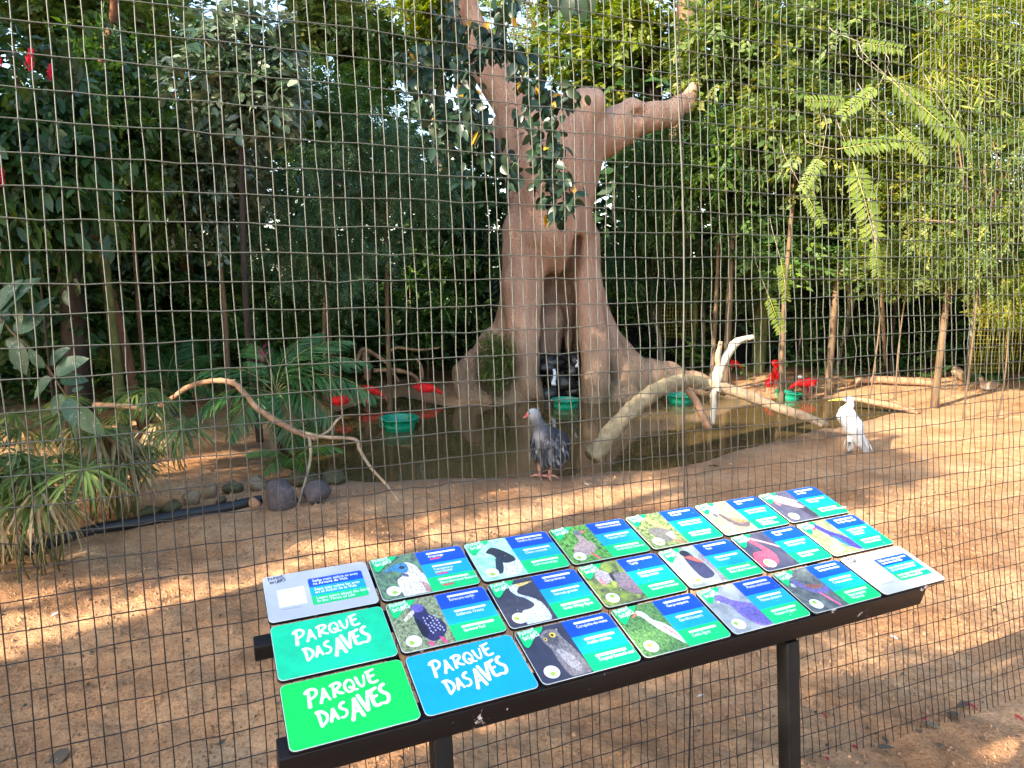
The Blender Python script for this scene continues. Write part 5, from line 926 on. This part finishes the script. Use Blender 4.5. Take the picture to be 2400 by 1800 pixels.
# ---- crumbs of soil and scraps of dead leaf: nobody could count them
def crumbs():
    g = np.random.default_rng(51); n = 9000; y = 2.4 + 6.0 * g.random(n) ** 1.3; x = (g.random(n) - .5) * 2 * (.78 * y + .4); k = pond_sd(x, y) > .25; x, y = x[k], y[k]; n = len(x); z = gz(x, y); s = .004 + .009 * g.random(n) ** 3 + .0012 * y
    T_ = np.array([(1, 0, -.6), (-.5, .87, -.6), (-.5, -.87, -.6), (0, 0, .9), (.5, .5, .4)]); V = np.stack([x, y, z + s * .3], 1)[:, None] + (T_[None] * (1 + .35 * g.normal(size=(n, 5, 3)))) * s[:, None, None]; b = np.arange(n)[:, None] * 5
    F = np.concatenate([b + (0, 4, 3), b + (0, 1, 4), b + (1, 3, 4), b + (1, 2, 3), b + (2, 0, 3)]); o = link('soil_crumbs', mesh_np('soil_crumbs', V.reshape(-1, 3), [F], [plain('soil_clod', (.40, .22, .115), .95, .3, 3, 0, spec=.1, obj=False)])); tag(o, 'loose crumbs of red soil scattered over the sand', 'soil', kind='stuff')
    n = 1500; y = 2.6 + 13.5 * g.random(n); x = (g.random(n) - .5) * 2 * (.76 * y + .4); k = (pond_sd(x, y) > .1) & ((vnoise(x + 40, y + 40, 1.3, 61) > .45) | (y > 11)); x, y = x[k], y[k]; n = len(x); z = gz(x, y) + .008; a = g.random(n) * 6.28
    V, F = kites(np.c_[x, y, z], np.c_[np.cos(a), np.sin(a), .15 * g.normal(size=n)], np.c_[.4 * g.normal(size=(n, 2)), np.ones(n)], .02 + .05 * g.random(n) ** 2, .012 + .018 * g.random(n) ** 2, .5); o = link('leaf_litter', mesh_np('leaf_litter', V, [F], [DRY], attrs={'tint': np.repeat(g.random(n), 4)})); tag(o, 'scattered scraps of dead leaf and twig on the sand', 'litter', kind='stuff')
crumbs()
# ================================================================ birds
FEATH = vcol('feathers', .75, 55, .35, .22, (1, 1, .45)); SKIN = vcol('bird_skin', .5, 30, .1, .1); IBISM = vcol('scarlet_feathers', .7, 45, .3, .16, (1, 1, .6)); EYE = plain('bird_eye', (.01, .008, .008), .1, 0, 5, 0)
def rotY(a): a = R_(a); return np.array(((math.cos(a), 0, math.sin(a)), (0, 1, 0), (-math.sin(a), 0, math.cos(a))))
def blob(prims, res, k):
    def dist(P):
        D = []
        for p in prims: D.append(sd_cone(P, p[1], p[2], p[3], p[4]) if p[0] == 'c' else sd_ell(P, p[1], p[2], rotY(p[3])))
        return D
    def f(P):
        D = dist(P); o = D[0]
        for d in D[1:]: o = smin(o, d, k)
        return o
    pts = []; rad = 0
    for p in prims:
        if p[0] == 'c': pts += [np.array(p[1]) - max(p[3], p[4]), np.array(p[1]) + max(p[3], p[4]), np.array(p[2]) - max(p[3], p[4]), np.array(p[2]) + max(p[3], p[4])]
        else: pts += [np.array(p[1]) - max(p[2]), np.array(p[1]) + max(p[2])]
    pts = np.array(pts); V, Q = surface(f, pts.min(0) - 2 * res, pts.max(0) + 2 * res, res); V = smooth_v(V, Q, 1)
    Wt = np.exp(-np.array(dist(V)) / (k * .22)).T; Wt /= Wt.sum(1, keepdims=True); return V, Q, Wt @ np.array([p[-1] for p in prims])
class Bird(MB):
    def blob(s, prims, res, k, mi=0): V, Q, C = blob(prims, res, k); return s.addc(V, [Q], C, mi)
    def addc(s, V, F, C, mi=0):
        C = np.broadcast_to(np.asarray(C, float), (len(V), 3)); MB.add(s, V, F, mi, C); return s
    def limb(s, pts, r, c, seg=7, mi=1): V, F = tube_np(pts, r, seg); return s.addc(V, F, c, mi)
    def feathers(s, P, d, n, L, W, c, mi=0): V, F = blades(np.asarray(P, float), np.asarray(d, float), np.asarray(n, float), L, W, .1, .15); C = np.repeat(np.broadcast_to(np.asarray(c, float), (len(P), 3)), 8, 0); return s.addc(V, F, C, mi)
    def eye(s, c, r):
        th = np.linspace(0, np.pi, 5); ph = np.arange(8) * np.pi / 4; V = np.array([(math.sin(a) * math.cos(b), math.sin(a) * math.sin(b), math.cos(a)) for a in th for b in ph]) * r + np.asarray(c); k = np.arange(8); return s.addc(V, [np.concatenate([np.c_[j * 8 + k, (j + 1) * 8 + k, (j + 1) * 8 + (k + 1) % 8, j * 8 + (k + 1) % 8] for j in range(4)])], (.01, .01, .01), 2)
    def done(s, name, mats):
        ks = sorted(s.F); faces = [np.concatenate(s.F[k]) for k in ks]; fm = np.concatenate([np.concatenate(s.M[k]) for k in ks]); return mesh_np(name, np.concatenate(s.V), faces, mats, fm, True, {'Col': np.concatenate(s.A)})
def put(name, me, loc, rz, label, cat, group=None, sc_=1.0):
    o = link(name, me, None, loc, (0, 0, rz), sc_); return tag(o, label, cat, group)
gb = np.random.default_rng(9)
# ---- great white egret, hunched, facing left
e0 = on_ground(1996, 1060); es = mpp(1996, 1060, e0.y)
def E_(x, y, d=0.0): return np.array(((x - 1996) * es, d, (1062 - y) * es))
WH = (.50, .51, .535); eg = Bird(); p_ = es
eg.blob([('c', E_(1981, 972), E_(1996, 1002), 17 * p_, 22 * p_, WH), ('c', E_(1996, 1002), E_(2014, 1036), 22 * p_, 13 * p_, WH), ('c', E_(2014, 1036), E_(2034, 1064), 11 * p_, 3 * p_, WH), ('c', E_(1974, 990), E_(1965, 976), 10 * p_, 10 * p_, WH), ('c', E_(1965, 976), E_(1968, 962), 9.5 * p_, 8 * p_, WH), ('c', E_(1968, 962), E_(1984, 950), 8 * p_, 8 * p_, WH), ('c', E_(1984, 950), E_(1983, 938), 8 * p_, 8 * p_, WH), ('c', E_(1983, 936), E_(1966, 935), 8.5 * p_, 4 * p_, WH), ('c', E_(1990, 1028), E_(1990, 1044), 8 * p_, 4 * p_, (.5, .5, .5))], .010, .025)
eg.limb([E_(1968, 935), E_(1952, 936), E_(1932, 939)], [3.8 * p_, 2.6 * p_, .5 * p_], (.75, .55, .10)); eg.limb([E_(1966, 937), E_(1950, 938)], [2.4 * p_, 1.6 * p_], (.5, .42, .14))
for d in (-.05, .05): eg.eye(E_(1972, 933, d * .7), 1.6 * p_)
for dx, d in ((-2, -.04), (8, .05)):
    eg.limb([E_(1988 + dx, 1036, d), E_(1990 + dx, 1050, d), E_(1989 + dx, 1066, d)], [3.2 * p_, 2.4 * p_, 2 * p_], (.05, .05, .05))
    for a in (-2.6, 3.1, 2.4, -.2): eg.limb([E_(1989 + dx, 1062, d), E_(1989 + dx, 1063, d) + np.array((.06 * math.cos(a), .06 * math.sin(a), 0))], [1.6 * p_, .8 * p_], (.05, .05, .05), 5)
n = 46; t = gb.random(n); st = np.array([E_(1990 + 26 * a, 975 + 58 * a, gb.normal() * .06 - .03) for a in t]); st[:, 0] += gb.normal(size=n) * .025; eg.feathers(st, np.tile((.34, 0, -.75), (n, 1)) + gb.normal(size=(n, 3)) * (.07, .08, .05), np.tile((0, -1., .2), (n, 1)) + gb.normal(size=(n, 3)) * .3, .2 + .12 * gb.random(n), .018, (.52, .53, .56))
n = 22; st = np.array([E_(1984 + 16 * gb.random(), 1030 + 8 * gb.random(), gb.normal() * .05) for _ in range(n)]); eg.feathers(st, np.tile((-.05, 0, -1.), (n, 1)) + gb.normal(size=(n, 3)) * .12, np.tile((0, -1., 0), (n, 1)), .11 + .05 * gb.random(n), .016, (.42, .42, .43))
put('egret', eg.done('egret', [FEATH, SKIN, EYE]), e0, 0, 'white egret standing hunched on the sand facing left', 'egret')
# ---- southern screamer seen from behind, head turned left
s0 = on_ground(1282, 1120); ss = mpp(1282, 1120, s0.y); q_ = ss
def S_(x, y, d=0.0): return np.array(((x - 1282) * ss, d, (1122 - y) * ss))
GR, DG, LG, BK = (.10, .105, .12), (.022, .024, .032), (.38, .38, .38), (.008, .008, .012); scm = Bird()
scm.blob([('e', S_(1288, 1038), (38 * q_, 42 * q_, 38 * q_), 8, DG), ('e', S_(1270, 1036, -.06), (22 * q_, 26 * q_, 30 * q_), 0, GR), ('e', S_(1310, 1042, -.03), (22 * q_, 28 * q_, 34 * q_), 6, DG), ('c', S_(1272, 1020), S_(1264, 1000), 24 * q_, 15 * q_, GR), ('c', S_(1264, 1000), S_(1256, 984), 14 * q_, 11 * q_, BK), ('c', S_(1256, 984), S_(1252, 972), 11 * q_, 11 * q_, (.17, .18, .20)), ('e', S_(1248, 968), (13.5 * q_, 10 * q_, 11 * q_), 0, (.27, .28, .30)), ('c', S_(1270, 1060), S_(1266, 1072), 18 * q_, 9 * q_, (.32, .32, .33)), ('c', S_(1292, 1062), S_(1291, 1076), 18 * q_, 9 * q_, GR)], .013, .06)
scm.blob([('e', S_(1237, 970, -.02), (5 * q_, 9 * q_, 5 * q_), 0, (.6, .10, .10)), ('c', S_(1236, 973), S_(1226, 978), 4 * q_, 1.5 * q_, (.45, .16, .15))], .008, .02, 1)
for d in (-.05, .05): scm.eye(S_(1240, 967, d), 2 * q_)
scm.feathers([S_(1258, 962), S_(1257, 961), S_(1256, 960)], [(.6, 0, .6), (.4, .1, .8), (.8, 0, .35)], [(0, -1, 0)] * 3, .055, .014, GR)
PK = (.52, .24, .19)
for (x0, x1, x2) in ((1267, 1262, 1266), (1291, 1290, 1287)):
    scm.limb([S_(x0, 1066), S_(x1, 1092), S_(x2, 1118)], [6 * q_, 4 * q_, 3.6 * q_], PK)
    for a, L in ((2.9, .13), (-.3, .13), (-1.5, .12), (1.4, .07)): scm.limb([S_(x2, 1116), S_(x2, 1118) + np.array((L * .5 * math.cos(a), L * .5 * math.sin(a), .012)), S_(x2, 1121) + np.array((L * math.cos(a), L * math.sin(a), 0))], [3 * q_, 2.4 * q_, 1.2 * q_], PK, 6)
n = 260; th = gb.uniform(-.4, 3.5, n); zz = gb.uniform(-.9, .75, n); cc = np.cos(np.arcsin(np.clip(zz, -.99, .99))); nr = np.c_[cc * np.cos(th), -cc * np.sin(th), zz]; st = S_(1286, 1038) + nr * np.array((44 * q_, 49 * q_, 43 * q_)); cs = np.array([(GR, DG, DG, (.07, .075, .09), LG)[i] for i in gb.choice(5, n, p=[.34, .3, .1, .2, .06])])
scm.feathers(st - nr * .01, np.tile((.12, 0, -1.), (n, 1)) + nr * .32 + gb.normal(size=(n, 3)) * .22, nr, .095 + .06 * gb.random(n), .042, cs)
for (x, y, dx) in ((1282, 1064, 0), (1288, 1064, 3), (1277, 1066, -2), (1293, 1062, 4), (1304, 1058, 5), (1311, 1056, 8), (1299, 1060, 3)): scm.feathers([S_(x, y, -.05)], [(dx * .012, -.02, -1)], [(0, -1, 0)], 34 * q_, .055, BK)
put('screamer', scm.done('screamer', [FEATH, SKIN, EYE]), s0, 0, 'grey crested wading bird with red face standing at the near pond shore', 'bird')
# ---- scarlet ibises
RD, RD2 = (.72, .012, .012), (.55, .006, .012); PKL = (.62, .16, .14)
def ibis(pose):
    b = Bird(); b.blob([('e', (0, 0, .33), (.165, .085, .088), 12, RD), ('c', (-.08, 0, .345), (-.19, 0, .36), .07, .028, RD2), ('c', (.08, 0, .33), (.13, 0, .34), .07, .05, RD)] + ([('c', (.13, 0, .34), (.20, 0, .30), .045, .034, RD), ('c', (.20, 0, .30), (.265, 0, .255), .034, .028, RD), ('e', (.285, 0, .245), (.042, .028, .028), 30, RD)] if pose == 'feed' else [('c', (.12, 0, .35), (.15, 0, .42), .045, .034, RD), ('c', (.15, 0, .42), (.12, 0, .48), .034, .027, RD), ('e', (.135, 0, .505), (.044, .028, .028), 15, RD)]), .011, .04)
    bl = [(.31, 0, .235), (.345, 0, .20), (.365, 0, .155), (.37, 0, .11)] if pose == 'feed' else [(.17, 0, .50), (.22, 0, .485), (.26, 0, .45), (.28, 0, .40)]
    b.limb(bl, [.012, .009, .007, .003], PKL); hx = (.295, .25) if pose == 'feed' else (.15, .512)
    for d in (-.024, .024): b.eye((hx[0], d, hx[1]), .006)
    for d, x in ((-.035, .02), (.035, -.03)):
        b.limb([(x, d, .27), (x - .02, d, .15), (x, d, .0)], [.014, .008, .008], PKL)
        for a in (-.5, 0, .5, 3.1): b.limb([(x, d, .006), (x + .06 * math.cos(a), d + .06 * math.sin(a), .004)], [.006, .003], PKL, 5)
    n = 26; x = gb.uniform(-.1, .08, n); d = np.where(gb.random(n) < .5, -1, 1); st = np.c_[x, d * .075, .33 + gb.uniform(-.03, .06, n)]; b.feathers(st, np.tile((-1., 0, -.12), (n, 1)) + gb.normal(size=(n, 3)) * .1, np.c_[np.zeros(n), d, np.full(n, .4)], .1, .035, RD2)
    return b.done('ibis', [IBISM, SKIN, EYE])
IB = {'feed': ibis('feed'), 'stand': ibis('stand')}
for (x, y, pose, rz, sc_, lab) in ((862, 960, 'feed', -.15, 1.05, 'red ibis with its head down at the left end of the pond'), (996, 950, 'feed', .1, 1.05, 'red ibis bending to drink left of the sculpted root'), (800, 985, 'feed', 2.9, 1.0, 'reddish ibis half hidden behind the bright palm'), (1710, 886, 'feed', .3, 1.05, 'red ibis on the far bank behind the upright bleached branch'), (1819, 884, 'stand', -1.4, .95, 'rearmost red ibis behind the tilted tub'), (1818, 915, 'stand', 1.5, .95, 'red ibis standing close behind the tilted tub'), (1801, 945, 'stand', 1.1, 1.0, 'red ibis in the water left of the tilted tub'), (1889, 945, 'feed', 3.05, 1.05, 'red ibis dipping its bill into the tilted tub from the right')):
    p = on_ground(x, y); put('ibis', IB[pose], (p.x, p.y, max(p.z, -.12)), rz, lab, 'ibis', 'scarlet ibises around the pond', sc_)
# ---- ducks and the dark ground bird
def duck(c1, c2, c3, head):
    b = Bird(); b.blob([('e', (0, 0, .14), (.17, .09, .085), 6, c1), ('c', (-.1, 0, .15), (-.2, 0, .165), .05, .018, c1), ('e', (.02, 0, .1), (.13, .08, .06), 0, c2), ('c', (.12, 0, .17), (.15, 0, .25), .045, .032, c3), ('e', (.165, 0, .275), (.048, .034, .034), 0, head)], .011, .04); b.limb([(.2, 0, .27), (.255, 0, .258)], [.016, .008], (.04, .04, .045)); 
    for d in (-.03, .03): b.eye((.18, d, .285), .006); b.limb([(0, d, .08), (0, d, 0)], [.009, .008], (.06, .06, .07)); b.limb([(0, d, .006), (.06, d, .004)], [.007, .012], (.06, .06, .07))
    return b.done('duck', [FEATH, SKIN, EYE])
p = on_ground(1893, 915); put('duck', duck((.16, .16, .15), (.2, .18, .14), (.02, .02, .02), (.6, .6, .58)), p, 2.8, 'grey white-faced duck behind the right feeding ibis', 'duck')
p = on_ground(2316, 918); put('duck', duck((.24, .15, .10), (.5, .46, .4), (.22, .12, .07), (.28, .2, .15)), p, 2.9, 'brown duck resting on the sunny sand at the far right', 'duck')
cb = Bird(); cb.blob([('e', (0, 0, .42), (.2, .13, .14), 25, BK), ('e', (.03, 0, .33), (.13, .11, .09), 0, (.6, .6, .6)), ('c', (-.12, 0, .40), (-.36, 0, .30), .07, .03, BK), ('c', (.12, 0, .48), (.18, 0, .62), .06, .04, BK), ('e', (.2, 0, .67), (.055, .04, .045), 0, BK)], .014, .05)
cb.limb([(.24, 0, .67), (.29, 0, .65)], [.018, .006], (.5, .35, .05)); cb.limb([(.02, -.05, .3), (.0, -.05, .15), (.02, -.05, 0)], [.025, .012, .01], (.25, .15, .1)); cb.limb([(.02, .05, .3), (-.02, .05, .15), (0, .05, 0)], [.025, .012, .01], (.25, .15, .1))
for d in (-.035, .035): cb.eye((.215, d, .68), .007)
put('ground_bird', cb.done('ground_bird', [FEATH, SKIN, EYE]), on_ground(428, 1062), 2.5, 'black ground bird with white belly behind the straw sedge heads', 'bird', None, .95)
